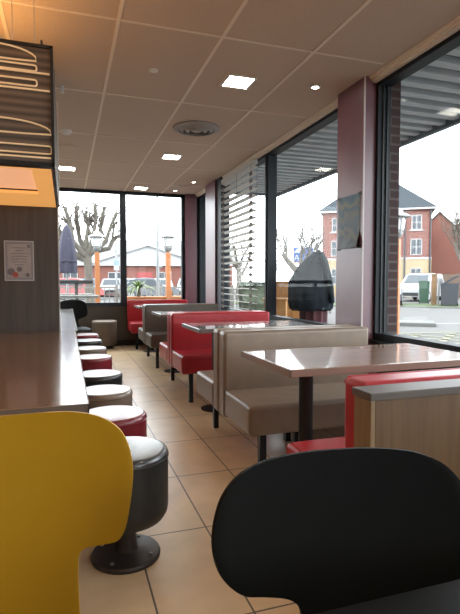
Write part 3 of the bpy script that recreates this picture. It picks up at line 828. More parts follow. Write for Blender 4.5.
# grass verge at the far side of the road: built in a frame turned to the street
def turned(az_deg): return math.radians(-az_deg)
def ground_at(az_deg, d):  # world point at a bearing (from +y towards +x) and distance
    a = math.radians(az_deg); return (d*math.sin(a), d*math.cos(a))
vx, vy = ground_at(40, 24.6)
v = B(-12, 14, 0, 4.0, -.10, .015); o = struct('ground.002', v, M['grass'], 'grass verge behind the road', smooth=False); o.location = (vx, vy, 0); o.rotation_euler = (0, 0, turned(40))
v = B(-12, 14, -.15, 0, -.10, .03); o = struct('kerb', v, M['kerb'], 'pale kerb along the verge', smooth=False); o.location = (vx, vy, 0); o.rotation_euler = (0, 0, turned(40))
v = B(-.9, .55, -.5, .5, -.10, .09, .05); o = obj('traffic_island', v, M['kerb'], None); tag(o, 'low grey kerbed traffic island on the road', 'kerb'); o.location = (9.2, 11.3, 0); o.rotation_euler = (0, 0, turned(38))

# ---------------- lamp posts
def make_lamp(label, h=1.98):
    t = thing('lamp_post', label, 'lamp post', (0, 0, -.02), 0, 'orange lamp posts')
    obj('post', B(-.06, .06, -.06, .06, 0, h, .006), M['orange'], t)
    obj('collar', lathe(NB(), [(.04, h), (.045, h+.02), (.08, h+.05), (.10, h+.09), (.10, h+.12), (.06, h+.14), (0, h+.141)], 20), M['lampmetal'], t)
    obj('lantern', lathe(NB(), [(.08, h+.13), (.12, h+.17), (.14, h+.33), (.12, h+.40)], 20), M['lampglass'], t)
    bm = NB()
    for k in range(4):
        a = PI/4+PI/2*k; tube(bm, [(.11*math.cos(a), .11*math.sin(a), h+.1), (.18*math.cos(a), .18*math.sin(a), h+.42)], .008, 6)
    obj('cage_bars', bm, M['lampmetal'], t)
    obj('cap', lathe(NB(), [(.235, h+.40), (.24, h+.415), (.13, h+.47), (.10, h+.475), (.095, h+.53), (.05, h+.56), (0, h+.565)], 24), M['render'], t)
    return t
lp = make_lamp('orange lamp post with white lantern outside the far window, before the tree')
lp.location = (.79, 13.45, -.02)
dup(lp, (2.58, 12.9, -.02), 0, 'orange lamp post with white lantern beside the grey pole')
dup(lp, (5.755, 7.585, -.02), .65, 'orange lamp post mostly hidden behind the brick pier')
dup(lp, (4.79, 11.1, -.7), .2, 'orange lamp post seen past the window mullion')

# ---------------- closed parasol
t = thing('closed_parasol', 'closed dark purple parasol outside the far window', 'parasol', (.035, 12.68, -.02))
obj('pole', lathe(NB(), [(.025, 0), (.025, 2.6), (.0, 2.64)], 12), M['lampmetal'], t)
bm = NB(); n = 40; rings = []
for z, r in ((1.40, .215), (1.5, .22), (1.7, .215), (1.95, .195), (2.2, .155), (2.4, .11), (2.5, .075), (2.56, .03)):
    rings.append([bm.verts.new(((r*(1+.14*math.cos(8*2*PI*k/n)*(2.7-z)/1.7))*math.cos(2*PI*k/n), (r*(1+.14*math.cos(8*2*PI*k/n)*(2.7-z)/1.7))*math.sin(2*PI*k/n), z+.02)) for k in range(n)])
for a, b in zip(rings, rings[1:]):
    for k in range(n): bm.faces.new((a[k], a[(k+1) % n], b[(k+1) % n], b[k]))
bm.faces.new(rings[-1]); bm.faces.new(list(reversed(rings[0])))
obj('folded_canopy', bm, M['purple'], t)
obj('tie_band', lathe(NB(), [(.225, 1.68), (.235, 1.69), (.235, 1.73), (.225, 1.74)], 24, cap=False), M['purple'], t)
obj('base_stand', lathe(NB(), [(.28, 0), (.28, .06), (.06, .1), (0, .101)], 24), M['lampmetal'], t)

# ---------------- picnic tables
t = thing('picnic_table', 'outdoor table with dark top and pale benches beyond the far window', 'table', (0, 11.5, -.02))
obj('table_top', B(-1.5, .56, -.35, .35, 1.16, 1.24, .01), M['darkwood'], t)
obj('bench', B(-1.5, .66, -.75, -.45, .86, .92, .01), M['paleplank'], t)
obj('bench', B(-1.5, .6, .5, .8, .86, .92, .01), M['paleplank'], t)
for x in (-1.2, .22):
    bm = NB(); bar(bm, (x, 0, 0), (x, 0, 1.17), .07, .07); bar(bm, (x, -.7, .83), (x, .75, .83), .05, .06); bar(bm, (x, -.6, 0), (x, -.6, .86), .05); bar(bm, (x, .65, 0), (x, .65, .86), .05)
    obj('leg', bm, M['paleplank'], t, smooth=False)

# ---------------- railings
def railing(x0, x1, y, label, z1=1.05, ya_=None):
    t = thing('railing', label, 'railing', (0, 0, -.02), 0, 'metal railings round the car park')
    obj('top_rail', B(x0, x1, y-.03, y+.03, z1-.05, z1), M['railing'], t, smooth=False)
    obj('bottom_rail', B(x0, x1, y-.02, y+.02, .12, .16), M['railing'], t, smooth=False)
    bm = NB(); x = x0+.07
    while x < x1: box(bm, x-.014, x+.014, y-.014, y+.014, .14, z1-.05); x += .15
    obj('bars', bm, M['railing'], t, smooth=False)
    x = x0
    while x < x1+.1:
        obj('post', B(x-.04, x+.04, y-.04, y+.04, 0, z1+.06), M['railing'], t, smooth=False); x += (x1-x0)/3
railing(-2.2, 1.55, 16.2, 'pale metal bar railing behind the parasol and lamp post')
railing(1.65, 5.4, 15.9, 'pale metal bar railing behind the spiky plant')
railing(5.6, 9.6, 16.6, 'pale metal bar railing behind the side window planters', .95)

# ---------------- orange planter with the spiky plant
t = thing('timber_planter', 'long low orange timber planter under the far window', 'planter', (2.05, 12.3, -.02))
obj('box_boards', B(-.75, .95, -.2, .2, 0, .80, .01), M['orange'], t)
obj('rim', B(-.77, .97, -.22, .22, .80, .84, .005), M['orange'], t)
bm = NB(); box(bm, .32, .46, -.24, -.2, 0, 1.0); obj('upright_board', bm, M['orange'], t, smooth=False)
t = thing('spiky_plant', 'green spiky palm-like plant in the orange planter', 'plant', (1.72, 12.3, .80))
obj('stem', lathe(NB(), [(.05, 0), (.04, .2), (.03, .28), (0, .29)], 10), M['bark'], t)
bm = NB(); rnd = random.Random(3)
for k in range(46):
    a = rnd.uniform(0, 2*PI); el = rnd.uniform(.1, 1.3); Ln = rnd.uniform(.4, .62)
    d = Vector((math.cos(a), math.sin(a), 0)); sd = Vector((-d.y, d.x, 0))
    pv = None
    for j in range(6):
        f = j/5; p = Vector((0, 0, .22)) + d*Ln*f*math.cos(el) + Vector((0, 0, Ln*f*math.sin(el)-.28*f*f*Ln/.5))
        wd = .028*(1-f)**.6+.002
        cur = (bm.verts.new(p+sd*wd), bm.verts.new(p-sd*wd))
        if pv: bm.faces.new((pv[0], pv[1], cur[1], cur[0]))
        pv = cur
obj('fronds', bm, M['frond'], t)

# ---------------- trees
def branchy(bm, p, d, Ln, r, depth, rnd, spread=.6, kids=3, up=.15, shrink=.68, seg=4):
    pts = [Vector(p)]; d = Vector(d).normalized()
    for k in range(seg):
        d = (d + Vector((rnd.uniform(-1, 1), rnd.uniform(-1, 1), rnd.uniform(-.6, 1)))*.13 + Vector((0, 0, up*.3))).normalized()
        pts.append(pts[-1]+d*Ln/seg)
    rr = [r*(1-.42*k/seg) for k in range(seg+1)]
    tube(bm, pts, rr, 6 if depth < 2 else 4)
    if depth <= 0: return
    for k in range(kids):
        f = rnd.uniform(.45, 1.0); i = min(seg, int(f*seg)+1)
        dd = (d + Vector((rnd.uniform(-1, 1), rnd.uniform(-1, 1), rnd.uniform(-.3, .8)))*spread).normalized()
        branchy(bm, pts[i], dd, Ln*shrink*rnd.uniform(.7, 1.15), rr[i]*.66, depth-1, rnd, spread, kids, up, shrink, seg)

t = thing('pollarded_tree', 'bare pollarded tree with knobbly limbs beyond the far window', 'tree', (.82, 18.8, -.02))
rnd = random.Random(11)
bm = NB(); tube(bm, [(0, 0, 0), (.02, 0, .6), (-.02, 0, 1.4), (-.06, 0, 2.1), (-.08, 0, 2.5)], [.22, .16, .14, .15, .12], 12); obj('trunk', bm, M['bark'], t)
bm = NB(); tw_ = NB()
for k, (dx, dy, top) in enumerate(((-1.2, .2, 3.3), (-.8, -.5, 3.75), (-.42, .5, 3.95), (-.1, -.2, 3.6), (.22, -.3, 3.9), (.58, .4, 3.95), (.95, -.2, 3.65), (1.2, .4, 3.0), (-1.0, .5, 2.75))):
    b0 = Vector((-.06, 0, 2.0+.09*(k % 4)))
    e = Vector((dx, dy, top)); m1 = b0.lerp(e, .4)+Vector((dx*.25, dy*.2, -.1)); m2 = b0.lerp(e, .72)+Vector((dx*.10+rnd.uniform(-.08, .08), 0, 0))
    tube(bm, [b0, b0.lerp(m1, .5)+Vector((rnd.uniform(-.04, .04), 0, 0)), m1, m2, e], [.12, .095, .08, .065, .06], 8)
    f1 = m1+Vector((rnd.uniform(-.32, .32), rnd.uniform(-.3, .3), rnd.uniform(.55, .9))); tube(bm, [m1, m1.lerp(f1, .5)+Vector((.04, 0, -.03)), f1], [.06, .05, .045], 6)
    for q in (m2, e, f1):
        bmesh.ops.create_icosphere(bm, subdivisions=2, radius=.075, matrix=Matrix.Translation(q))
        for j in range(11):
            branchy(tw_, q+Vector((rnd.uniform(-.05, .05), rnd.uniform(-.05, .05), .02)), (dx*.3+rnd.uniform(-.8, .8), rnd.uniform(-.7, .7), rnd.uniform(.1, 1)), rnd.uniform(.2, .48), .017, 1, rnd, .5, 2)
obj('limbs', bm, M['bark'], t); obj('twigs', tw_, M['twig'], t)

def bare_tree(name, label, loc, h, seed, m1, m2, kids=3, depth=4, r=.24, spread=.75, group='bare trees beside the road'):
    t = thing(name, label, 'tree', loc, 0, group); rnd = random.Random(seed)
    bm = NB(); tube(bm, [(0, 0, 0), (.03, 0, h*.2), (0, .03, h*.42)], [r, r*.8, r*.65], 10); obj('trunk', bm, m1, t)
    bm = NB()
    for k in range(6):
        a = 2*PI*k/6+rnd.uniform(-.3, .3)
        branchy(bm, (0, 0, h*(.25+.03*k)), (math.cos(a)*.8, math.sin(a)*.8, .8), h*.3, r*.5, depth-1, rnd, spread, kids, .12, .7)
    obj('branches', bm, m2, t)
x_, y_ = ground_at(44.6, 27); bare_tree('bare_tree', 'brown bare tree by the wooden fence at the roadside', (x_, y_, -.02), 5.2, 5, M['bark'], M['twig'], 4, 5)
x_, y_ = ground_at(26.6, 28); bare_tree('bare_tree', 'bare tree behind the blue shop sign', (x_, y_, -.02), 5.0, 8, M['bark'], M['twig'], 4, 4)
x_, y_ = ground_at(19.5, 34); bare_tree('bare_tree', 'bare tree seen through the white blind', (x_, y_, -.02), 6.0, 9, M['bark'], M['twig'], 3, 4)

def hedge(name, label, loc, rz, L_, D_, H_, seed):
    rnd = random.Random(seed); bm = NB()
    box(bm, -L_/2, L_/2, -D_/2, D_/2, 0, H_, .1, 2)
    bmesh.ops.subdivide_edges(bm, edges=bm.edges[:], cuts=6, use_grid_fill=True)
    for v in bm.verts:
        if v.co.z > .03: v.co += Vector((rnd.uniform(-1, 1), rnd.uniform(-1, 1), rnd.uniform(-1, 1)))*.07
    o = obj(name, bm, M['hedge'], None, loc=loc); o.rotation_euler = (0, 0, rz); tag(o, label, 'hedge'); return o
x_, y_ = ground_at(24.5, 15.5); hedge('hedge', 'dark green hedge behind the orange posts in the side window', (x_, y_, -.02), turned(25), 2.6, .6, 1.15, 2)
x_, y_ = ground_at(46.3, 29.5); hedge('hedge', 'low green hedge beside the black bin', (x_, y_, -.02), turned(43), 2.6, .7, 1.0, 4)

# ---------------- buildings
def window_unit(par, x, z, w, h, y=-.06, bars=True):
    bm = NB(); f = .06
    box(bm, x-w/2, x+w/2, y, y+.08, z, z+f); box(bm, x-w/2, x+w/2, y, y+.08, z+h-f, z+h)
    box(bm, x-w/2, x-w/2+f, y, y+.08, z, z+h); box(bm, x+w/2-f, x+w/2, y, y+.08, z, z+h)
    if bars: box(bm, x-f/2, x+f/2, y, y+.08, z, z+h); box(bm, x-w/2, x+w/2, y, y+.08, z+h*.5-f/2, z+h*.5+f/2)
    fo = obj('window', bm, M['pvc'], par, smooth=False)
    obj('pane', B(x-w/2+f, x+w/2-f, y+.03, y+.05, z+f, z+h-f), M['pane'], fo, smooth=False)

def roof_hip(bm, x0, x1, y0, y1, z, h, rx=0.0, over=.35):
    c = [(x0-over, y0-over, z), (x1+over, y0-over, z), (x1+over, y1+over, z), (x0-over, y1+over, z)]
    vs = [bm.verts.new(p) for p in c]
    ym = (y0+y1)/2; xm = (x0+x1)/2
    a = bm.verts.new((xm-rx, ym, z+h)); b = bm.verts.new((xm+rx, ym, z+h))
    bm.faces.new((vs[0], vs[1], b, a)); bm.faces.new((vs[1], vs[2], b)); bm.faces.new((vs[2], vs[3], a, b)); bm.faces.new((vs[3], vs[0], a)); bm.faces.new(vs)

az = 18.48+math.degrees(math.atan((430.5-230)/490.0))
Dh = 38/math.cos(math.radians(az-18.48))
hx_, hy_ = ground_at(az, Dh)
hs = thing('brick_house', 'three-storey red brick house with slate hip roof and cream ground floor', 'house', (hx_, hy_, -.02), turned(36))
Wd = 8.35
obj('wall', B(-Wd, 0, 0, 8, 3.05, 6.85), M['brick'], hs, smooth=False)
obj('ground_floor_wall', B(-Wd-.02, .02, -.02, 8, 0, 3.05), M['buff'], hs, smooth=False)
bm = NB(); roof_hip(bm, -Wd, 0, 0, 8, 6.95, 3.6, .3); obj('roof', bm, M['slate'], hs, smooth=False)
obj('gutter', B(-Wd-.3, .3, -.32, -.2, 6.80, 6.97), M['pvc'], hs, smooth=False)
obj('string_course', B(-Wd, .03, -.06, 0, 2.98, 3.12), M['render'], hs, smooth=False)
for x in (-1.1, -2.75, -5.6, -7.2):
    obj('window_sill', B(x-.55, x+.55, -.1, 0, 5.18, 5.25), M['render'], hs, smooth=False)
    window_unit(hs, x, 5.25, .75, 1.15) if x in (-1.1, -7.2) else None
    window_unit(hs, x, 3.3, .85, 1.25); window_unit(hs, x, 1.0, .8, 1.3)
bm = NB(); tube(bm, [(-1.95, -.1, 0), (-1.95, -.1, 6.8)], .06, 8); obj('drainpipe', bm, M['binblack'], hs)
bm = NB(); tube(bm, [(-.1, -.1, 0), (-.1, -.1, 6.8)], .06, 8); obj('drainpipe', bm, M['binblack'], hs)

def gable_house(label, u, dd, hw, ze, za, dp, m=M['brick']):
    az = 18.48+math.degrees(math.atan((u-230)/490.0)); D = dd/math.cos(math.radians(az-18.48))
    x_, y_ = ground_at(az, D)
    t = thing('gable_house', label, 'house', (x_, y_, -.02), turned(az+6), 'plain brick gable houses')
    bm = NB(); prism(bm, [(-hw, 0), (hw, 0), (hw, ze), (0, za), (-hw, ze)], 'y', 0, dp); obj('wall', bm, m, t, smooth=False)
    bm = NB()
    for s in (-1, 1):
        e = Vector((s*(hw+.25), 0, ze-.25*(za-ze)/hw)); a = Vector((0, 0, za))
        prism(bm, [(e.x, e.z+.02), (a.x, a.z+.02), (a.x, a.z+.2), (e.x, e.z+.2)], 'y', -.08, dp+.1)
    obj('roof', bm, M['slate'], t, smooth=False)
gable_house('plain red brick gable end behind the slate-roofed house', 438, 46, 2.6, 4.9, 7.6, 9)
gable_house('plain red brick gable end behind the roadside bare tree', 470, 54, 4.2, 5.2, 8.4, 9)

# shop warehouse beyond the far window
wh = thing('warehouse', 'low brick store with white gable and long grey roof', 'building', (7.3, 46, -.02), turned(9))
obj('wall', B(-16, 8, 0, 20, 0, 2.75), M['brick'], wh, smooth=False)
bm = NB()
prism(bm, [(-5.0, 2.70), (5.0, 2.70), (5.0, 2.95), (0, 4.55), (-5.0, 2.95)], 'y', -.3, .1)
obj('gable_cladding', bm, M['render'], wh, smooth=False)
bm = NB(); prism(bm, [(-15.0, 2.70), (-5.0, 2.70), (-5.0, 2.95), (-10, 4.55), (-15.0, 2.95)], 'y', -.3, .1); obj('gable_cladding', bm, M['render'], wh, smooth=False)
bm = NB()
for c in (0, -10):
    for s in (-1, 1): prism(bm, [(c+s*5.2, 2.88), (c, 4.55), (c, 4.72), (c+s*5.2, 3.05)], 'y', -.6, .1)
obj('barge_boards', bm, M['pvc'], wh, smooth=False)
bm = NB(); prism(bm, [(0.1, 2.75), (20, 2.75), (10, 5.9)], 'x', -17, 9); obj('roof', bm, M['greyroof'], wh, smooth=False)
for x in (-7, -3, 1.5, 5.5): window_unit(wh, x, .8, 1.3, 1.3)
obj('doorway', B(-1.0, .4, -.06, 0, 0, 2.1), M['car_red'], wh, smooth=False)

# ---------------- blue and white shop sign
az = 18.48+math.degrees(math.atan((303-230)/490.0)); x_, y_ = ground_at(az, 30/math.cos(math.radians(az-18.48)))
t = thing('shop_sign', 'blue and white shop sign with orange bar on a post beyond the side window', 'sign', (x_, y_, -.02), turned(az))
obj('post', B(-.1, .1, 0, .1, 0, 2.4), M['whitesign'], t, smooth=False)
obj('sign_board', B(-.6, .6, -.06, .06, 2.35, 3.3, .02), M['bluesign'], t)
bm = NB(); prism(bm, [(-.62, 2.98), (-.2, 3.33), (.3, 3.5), (.1, 3.25), (-.25, 2.98)], 'y', -.085, -.06); obj('white_peak', bm, M['whitesign'], t, smooth=False)
obj('orange_bar', B(-.6, .6, -.08, -.06, 2.35, 2.43), M['orangesign'], t, smooth=False)
cu = bpy.data.curves.new('sign_lettering', 'FONT'); cu.body = 'ALDI'; cu.size = .52; cu.align_x = 'CENTER'; cu.extrude = .01
tmp = bpy.data.objects.new('lettering_source', cu)
me = bpy.data.meshes.new_from_object(tmp); bpy.data.objects.remove(tmp); me.name = 'lettering'
to = bpy.data.objects.new('lettering', me); C.objects.link(to); me.materials.clear(); me.materials.append(M['whitesign'])
to.parent = t; to.location = (0, -.075, 2.50); to.rotation_euler = (PI/2, 0, 0)

# ---------------- grey pole with signs
t = thing('lamp_column', 'thin grey street lighting pole beyond the far window', 'pole', (2.50, 14.0, -.02))
bm = NB(); tube(bm, [(0, 0, 0), (0, 0, 2.2), (0, 0, 5.2)], [.05, .04, .028], 10); obj('pole', bm, M['lampmetal'], t)
obj('sign_plate', B(.02, .11, -.04, -.02, 1.80, 2.02, .004), M['whitesign'], t)
obj('bracket', B(-.06, .12, -.03, .03, 1.62, 1.67), M['lampmetal'], t, smooth=False)
t = thing('sign_post', 'slim post with a small pale blue sign beside the lamp post', 'sign', (1.78, 18.6, -.02))
bm = NB(); tube(bm, [(0, 0, 0), (0, 0, 2.6)], .03, 8); obj('pole', bm, M['lampmetal'], t)
obj('sign_plate', B(-.10, .10, -.05, -.03, 1.62, 2.0, .004), M['skysign'], t)
obj('sign_panel', B(-.09, .09, -.06, -.05, 1.64, 1.80), M['whitesign'], t, smooth=False)

# ---------------- cars
def make_car(label, paint, loc, rz, Lc=4.1, Wc=1.75, Hc=1.5, van=False):
    t = thing('parked_car', label, 'car', loc, rz, 'parked cars')
    h = Hc
    if van: prof = [(-Lc/2, .3), (-Lc/2, .78), (-Lc/2+.25, .95), (-Lc/2+1.0, 1.05), (-Lc/2+1.75, h-.05), (-Lc/2+2.3, h), (Lc/2-.35, h-.03), (Lc/2-.05, .95), (Lc/2, .75), (Lc/2, .3)]
    else: prof = [(-Lc/2, .3), (-Lc/2, .62), (-Lc/2+.2, .78), (-Lc/2+1.1, .92), (-Lc/2+1.75, h-.06), (-Lc/2+2.3, h), (Lc/2-1.0, h-.05), (Lc/2-.3, .98), (Lc/2-.02, .85), (Lc/2, .3)]
    bm = NB(); cols = []
    for s in (-1, -.92, 0, .92, 1):
        col = []
        for x, z in prof:
            tuck = .16*max(0, (z-.9)/(h-.9))
            k = 1.0 if abs(s) < .99 else 1.0
            inset = .05 if abs(s) > .99 else 0
            zz = z-(.04 if abs(s) > .99 and z > 1.2 else 0)
            xx = x*(1-(.04 if abs(s) > .9 else 0))
            col.append(bm.verts.new((xx, s*(Wc/2-tuck), zz)))
        cols.append(col)
    n = len(prof)
    for a, b in zip(cols, cols[1:]):
        for k in range(n): bm.faces.new((a[k], a[(k+1) % n], b[(k+1) % n], b[k]))
    bm.faces.new(cols[0]); bm.faces.new(list(reversed(cols[-1])))
    obj('body', bm, paint, t, angle=30)
    f0, f1 = prof[3], prof[4]
    def on(f): return (f0[0]+(f1[0]-f0[0])*f, f0[1]+(f1[1]-f0[1])*f)
    a, b = on(.1), on(.9)
    bm = NB(); nx, nz = -(f1[1]-f0[1]), (f1[0]-f0[0]); ln = math.hypot(nx, nz); nx, nz = nx/ln*.02, nz/ln*.02
    vs = [(a[0]+nx, -Wc*.40, a[1]+nz), (a[0]+nx, Wc*.40, a[1]+nz), (b[0]+nx, Wc*.345, b[1]+nz), (b[0]+nx, -Wc*.345, b[1]+nz)]
    bm.faces.new([bm.verts.new(p) for p in vs]); obj('windscreen', bm, M['carglass'], t)
    bm = NB()
    zlo = f0[1]+.05
    for s in (-1, 1):
        yl = s*(Wc/2-.16*max(0, (zlo-.9)/(h-.9))+.012); yh = s*(Wc/2-.16*max(0, (h-.14-.9)/(h-.9))+.012)
        for xa, xb, xc, xd in ((f0[0]+.35, .35, .35, f1[0]+.12), (.45, Lc/2-.5, Lc/2-.75, .45)):
            vs = [(xa, yl, zlo), (xb, yl, zlo), (xc, yh, h-.14), (xd, yh, h-.14)]
            bm.faces.new([bm.verts.new(p) for p in vs])
    obj('side_windows', bm, M['carglass'], t)
    bm = NB(); box(bm, -Lc/2-.015, -Lc/2+.05, -Wc*.28, Wc*.28, .36, .56); obj('grille', bm, M['tyre'], t, smooth=False)
    for s in (-1, 1):
        obj('headlight', B(-Lc/2-.012, -Lc/2+.28, s*Wc*.38-.16, s*Wc*.38+.16, .62, .76, .03), M['headlight'], t)
        for x in (-Lc/2+.8, Lc/2-.8):
            bm = NB(); lathe(bm, [(.0, -.1), (.30, -.1), (.325, -.07), (.325, .07), (.30, .1), (0, .1)], 24)
            bmesh.ops.transform(bm, matrix=Matrix.Translation((x, s*(Wc/2-.09), .325)) @ Matrix.Rotation(PI/2, 4, 'X'), verts=bm.verts[:])
            wo = obj('wheel', bm, M['tyre'], t)
            bm = NB(); lathe(bm, [(.0, -.108), (.19, -.108), (.20, -.1), (.20, .1), (.19, .108), (0, .108)], 20)
            bmesh.ops.transform(bm, matrix=Matrix.Translation((x, s*(Wc/2-.09), .325)) @ Matrix.Rotation(PI/2, 4, 'X'), verts=bm.verts[:])
            obj('hub_cap', bm, M['hub'], wo)
    return t
def on_px(u, dd):
    az = 18.48+math.degrees(math.atan((u-230)/490.0)); D = dd/math.cos(math.radians(az-18.48))
    return ground_at(az, D)
x_, y_ = on_px(421, 31.5); make_car('white people carrier parked in front of the slate-roofed house', M['car_white'], (x_, y_, -.02), math.radians(33), 4.5, 1.85, 1.75, True)
x_, y_ = on_px(385, 25.5); make_car('dark car partly hidden behind the brick pier', M['car_dark'], (x_, y_, -.02), math.radians(52), 4.0, 1.7, 1.3)
for u, dd, p, rz, lab in ((63, 40, 'car_teal', 88, 'teal car parked behind the purple parasol'),
                          (88, 40.5, 'car_blue', 84, 'blue car parked before the tree trunk'),
                          (112, 41, 'car_silver', 82, 'silver car parked next to the window mullion'),
                          (76, 34, 'car_red', 172, 'red car parked behind the dark outdoor table'),
                          (134, 38, 'car_white', 84, 'white car parked behind the spiky plant'),
                          (150, 34, 'car_dark', 172, 'dark car parked beside the grey pole'),
                          (162, 40, 'car_white', 80, 'white car parked behind the grey pole'),
                          (188, 40, 'car_silver', 78, 'silver car parked beyond the far window corner')):
    x_, y_ = on_px(u, dd); make_car(lab, M[p], (x_, y_, -.02), math.radians(rz))

# ---------------- roadside bins, post, fence
def wheelie(label, paint, loc, rz, w=.72, d=.8, h=1.05, bag=False):
    t = thing('wheelie_bin', label, 'bin', loc, rz, 'wheelie bins')
    bm = NB(); prism(bm, [(-w/2+.06, .06), (w/2-.06, .06), (w/2, h), (-w/2, h)], 'y', -d/2, d/2, .02); obj('body', bm, paint, t)
    bm = NB(); prism(bm, [(-w/2-.03, h), (w/2+.03, h), (w/2+.03, h+.05), (w/2*.7, h+.10), (-w/2*.7, h+.10), (-w/2-.03, h+.05)], 'y', -d/2-.03, d/2+.04); lid = obj('lid', bm, paint, t)
    if bag: lid.rotation_euler = (0, math.radians(-32), 0); lid.location = (.62, 0, .26)
    for s in (-1, 1):
        bm = NB(); lathe(bm, [(0, -.03), (.1, -.03), (.1, .03), (0, .03)], 16)
        bmesh.ops.transform(bm, matrix=Matrix.Translation((s*(w/2-.05), d/2, .1)) @ Matrix.Rotation(PI/2, 4, 'Y'), verts=bm.verts[:]); obj('wheel', bm, M['tyre'], t)
    return t
x_, y_ = on_px(424, 26.5); wheelie('dark green bin beside the brown timber post', M['bingreen'], (x_, y_, .0), turned(40), .55, .6, 1.15)
x_, y_ = on_px(449.5, 24.0); b_ = wheelie('big black bin with its lid propped up by the kerb', M['binblack'], (x_, y_, .0), turned(43), .84, .8, 1.12, True)
x_, y_ = on_px(434, 24.8)
t = thing('timber_post', 'square brown timber post between the green and black bins', 'post', (x_, y_, 0), turned(40))
obj('post', B(-.13, .13, -.13, .13, 0, 1.55, .01), M['timber'], t); obj('post_cap', B(-.17, .17, -.17, .17, 1.55, 1.59, .01), M['timber'], t)
x_, y_ = on_px(438.6, 24.3)
t = thing('sign_pole', 'thin grey pole just beside the timber post', 'pole', (x_, y_, 0)); bm = NB(); tube(bm, [(0, 0, 0), (0, 0, 1.35)], .045, 8); obj('pole', bm, M['lampmetal'], t)
obj('pole_cap', lathe(NB(), [(.05, 1.35), (.05, 1.37), (0, 1.38)], 10), M['lampmetal'], t)
x_, y_ = on_px(472, 34)
t = thing('board_fence', 'brown vertical board fence behind the bins', 'fence', (x_, y_, -.02), turned(48))
bm = NB()
for k in range(34): box(bm, -2.6+.16*k, -2.6+.16*k+.15, -.015, .015, .05, 1.75)
obj('boards', bm, M['fencewood'], t, smooth=False)
for x in (-2.6, -.9, .8, 2.5): obj('post', B(x-.05, x+.05, .02, .12, 0, 1.85), M['fencewood'], t, smooth=False)

# ---------------- outdoor seating by the side window
def planter_box(label, loc, rz, w, h, d=.5):
    t = thing('orange_planter', label, 'planter', loc, rz, 'orange planter boxes')
    bm = NB()
    nb = max(2, int(w/.14)); bw = w/nb
    for k in range(nb): box(bm, -w/2+k*bw+.003, -w/2+(k+1)*bw-.003, -d/2, d/2, 0, h)
    obj('boards', bm, M['orangewood'], t, smooth=False)
    obj('rim', B(-w/2-.02, w/2+.02, -d/2-.02, d/2+.02, h, h+.03, .004), M['orangewood'], t)
    return t
x_, y_ = on_px(287, 8.2); planter_box('tall orange planter box behind the dark covered stand', (x_, y_, -.02), turned(28), .52, 1.18)
x_, y_ = on_px(276, 7.7); planter_box('short orange planter box next to the window mullion', (x_, y_, -.02), turned(28), .34, .92)
# bulky cloth-covered stand
x_, y_ = on_px(309.5, 6.0)
t = thing('covered_stand', 'bulky dark blue-black cloth cover over maroon lower folds, outside the side window', 'cover', (x_, y_, -.02), turned(28))
bm = NB(); n = 44; rings = []
prof = [(.83, .225, .15), (.86, .262, .18), (.95, .275, .19), (1.08, .268, .19), (1.2, .25, .18), (1.32, .205, .15), (1.42, .155, .12), (1.49, .105, .085), (1.54, .06, .05), (1.56, .015, .015)]
for z, a, b in prof:
    r = []
    for k in range(n):
        th = 2*PI*k/n; f = 1+.035*math.sin(9*th+z*3)+.02*math.sin(17*th)
        r.append(bm.verts.new((a*f*math.cos(th)+(.06*(1.2-z) if z < 1.2 else .30*(z-1.2)), b*f*math.sin(th), z+.02)))
    rings.append(r)
for a, b in zip(rings, rings[1:]):
    for k in range(n): bm.faces.new((a[k], a[(k+1) % n], b[(k+1) % n], b[k]))
bm.faces.new(rings[-1]); bm.faces.new(list(reversed(rings[0])))
obj('dark_cover', bm, M['navy'], t)
bm = NB(); tube(bm, [(.10, -.02, 1.57), (.17, -.1, 1.42), (.235, -.13, 1.2), (.27, -.12, .95)], [.035, .05, .045, .03], 10); obj('side_fold', bm, M['navy'], t)
bm = NB(); rings = []
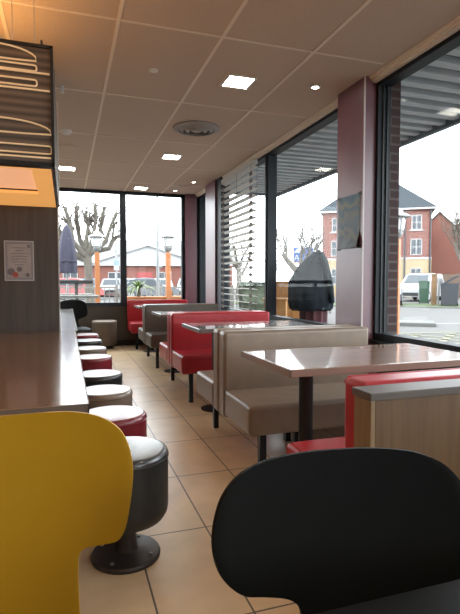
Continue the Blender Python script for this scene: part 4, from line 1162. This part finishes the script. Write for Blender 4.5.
for z, a, b in ((.0, .17, .12), (.3, .165, .12), (.6, .16, .12), (.86, .165, .13)):
    rings.append([bm.verts.new((a*(1+.06*math.sin(11*2*PI*k/n))*math.cos(2*PI*k/n)+.05, b*(1+.06*math.sin(11*2*PI*k/n))*math.sin(2*PI*k/n), z)) for k in range(n)])
for a, b in zip(rings, rings[1:]):
    for k in range(n): bm.faces.new((a[k], a[(k+1) % n], b[(k+1) % n], b[k]))
bm.faces.new(rings[-1]); bm.faces.new(list(reversed(rings[0])))
obj('lower_folds', bm, M['wine'], t)

# ------------------------------------------------------------------ light, camera
w = bpy.data.worlds.new('overcast'); S.world = w; w.use_nodes = True
nt = w.node_tree; nt.nodes.clear()
o_ = nt.nodes.new('ShaderNodeOutputWorld'); bg = nt.nodes.new('ShaderNodeBackground')
tc = nt.nodes.new('ShaderNodeTexCoord'); sp = nt.nodes.new('ShaderNodeSeparateXYZ'); rp = nt.nodes.new('ShaderNodeValToRGB')
rp.color_ramp.elements[0].position = 0.0; rp.color_ramp.elements[0].color = (.95, .96, .97, 1)
rp.color_ramp.elements[1].position = 0.8; rp.color_ramp.elements[1].color = (.93, .96, 1.0, 1)
nt.links.new(tc.outputs['Generated'], sp.inputs[0]); nt.links.new(sp.outputs['Z'], rp.inputs['Fac'])
nt.links.new(rp.outputs['Color'], bg.inputs['Color']); bg.inputs['Strength'].default_value = 5.5
nt.links.new(bg.outputs[0], o_.inputs[0])

cd = bpy.data.cameras.new('camera'); co = bpy.data.objects.new('camera', cd); C.objects.link(co)
co.location = (0, 0, 1.18)
co.rotation_euler = (math.radians(90-2.9207), 0, math.radians(-18.4827))
cd.sensor_fit = 'VERTICAL'; cd.sensor_height = 24.0; cd.lens = 24.0*490/614
cd.clip_start = .02; cd.clip_end = 400
S.camera = co
S.view_settings.view_transform = 'Standard'
S.view_settings.look = 'None'
S.view_settings.exposure = 0.55
S.cycles.max_bounces = 8; S.cycles.diffuse_bounces = 5; S.cycles.transparent_max_bounces = 16
S.cycles.use_denoising = True
S.cycles.sample_clamp_indirect = 8
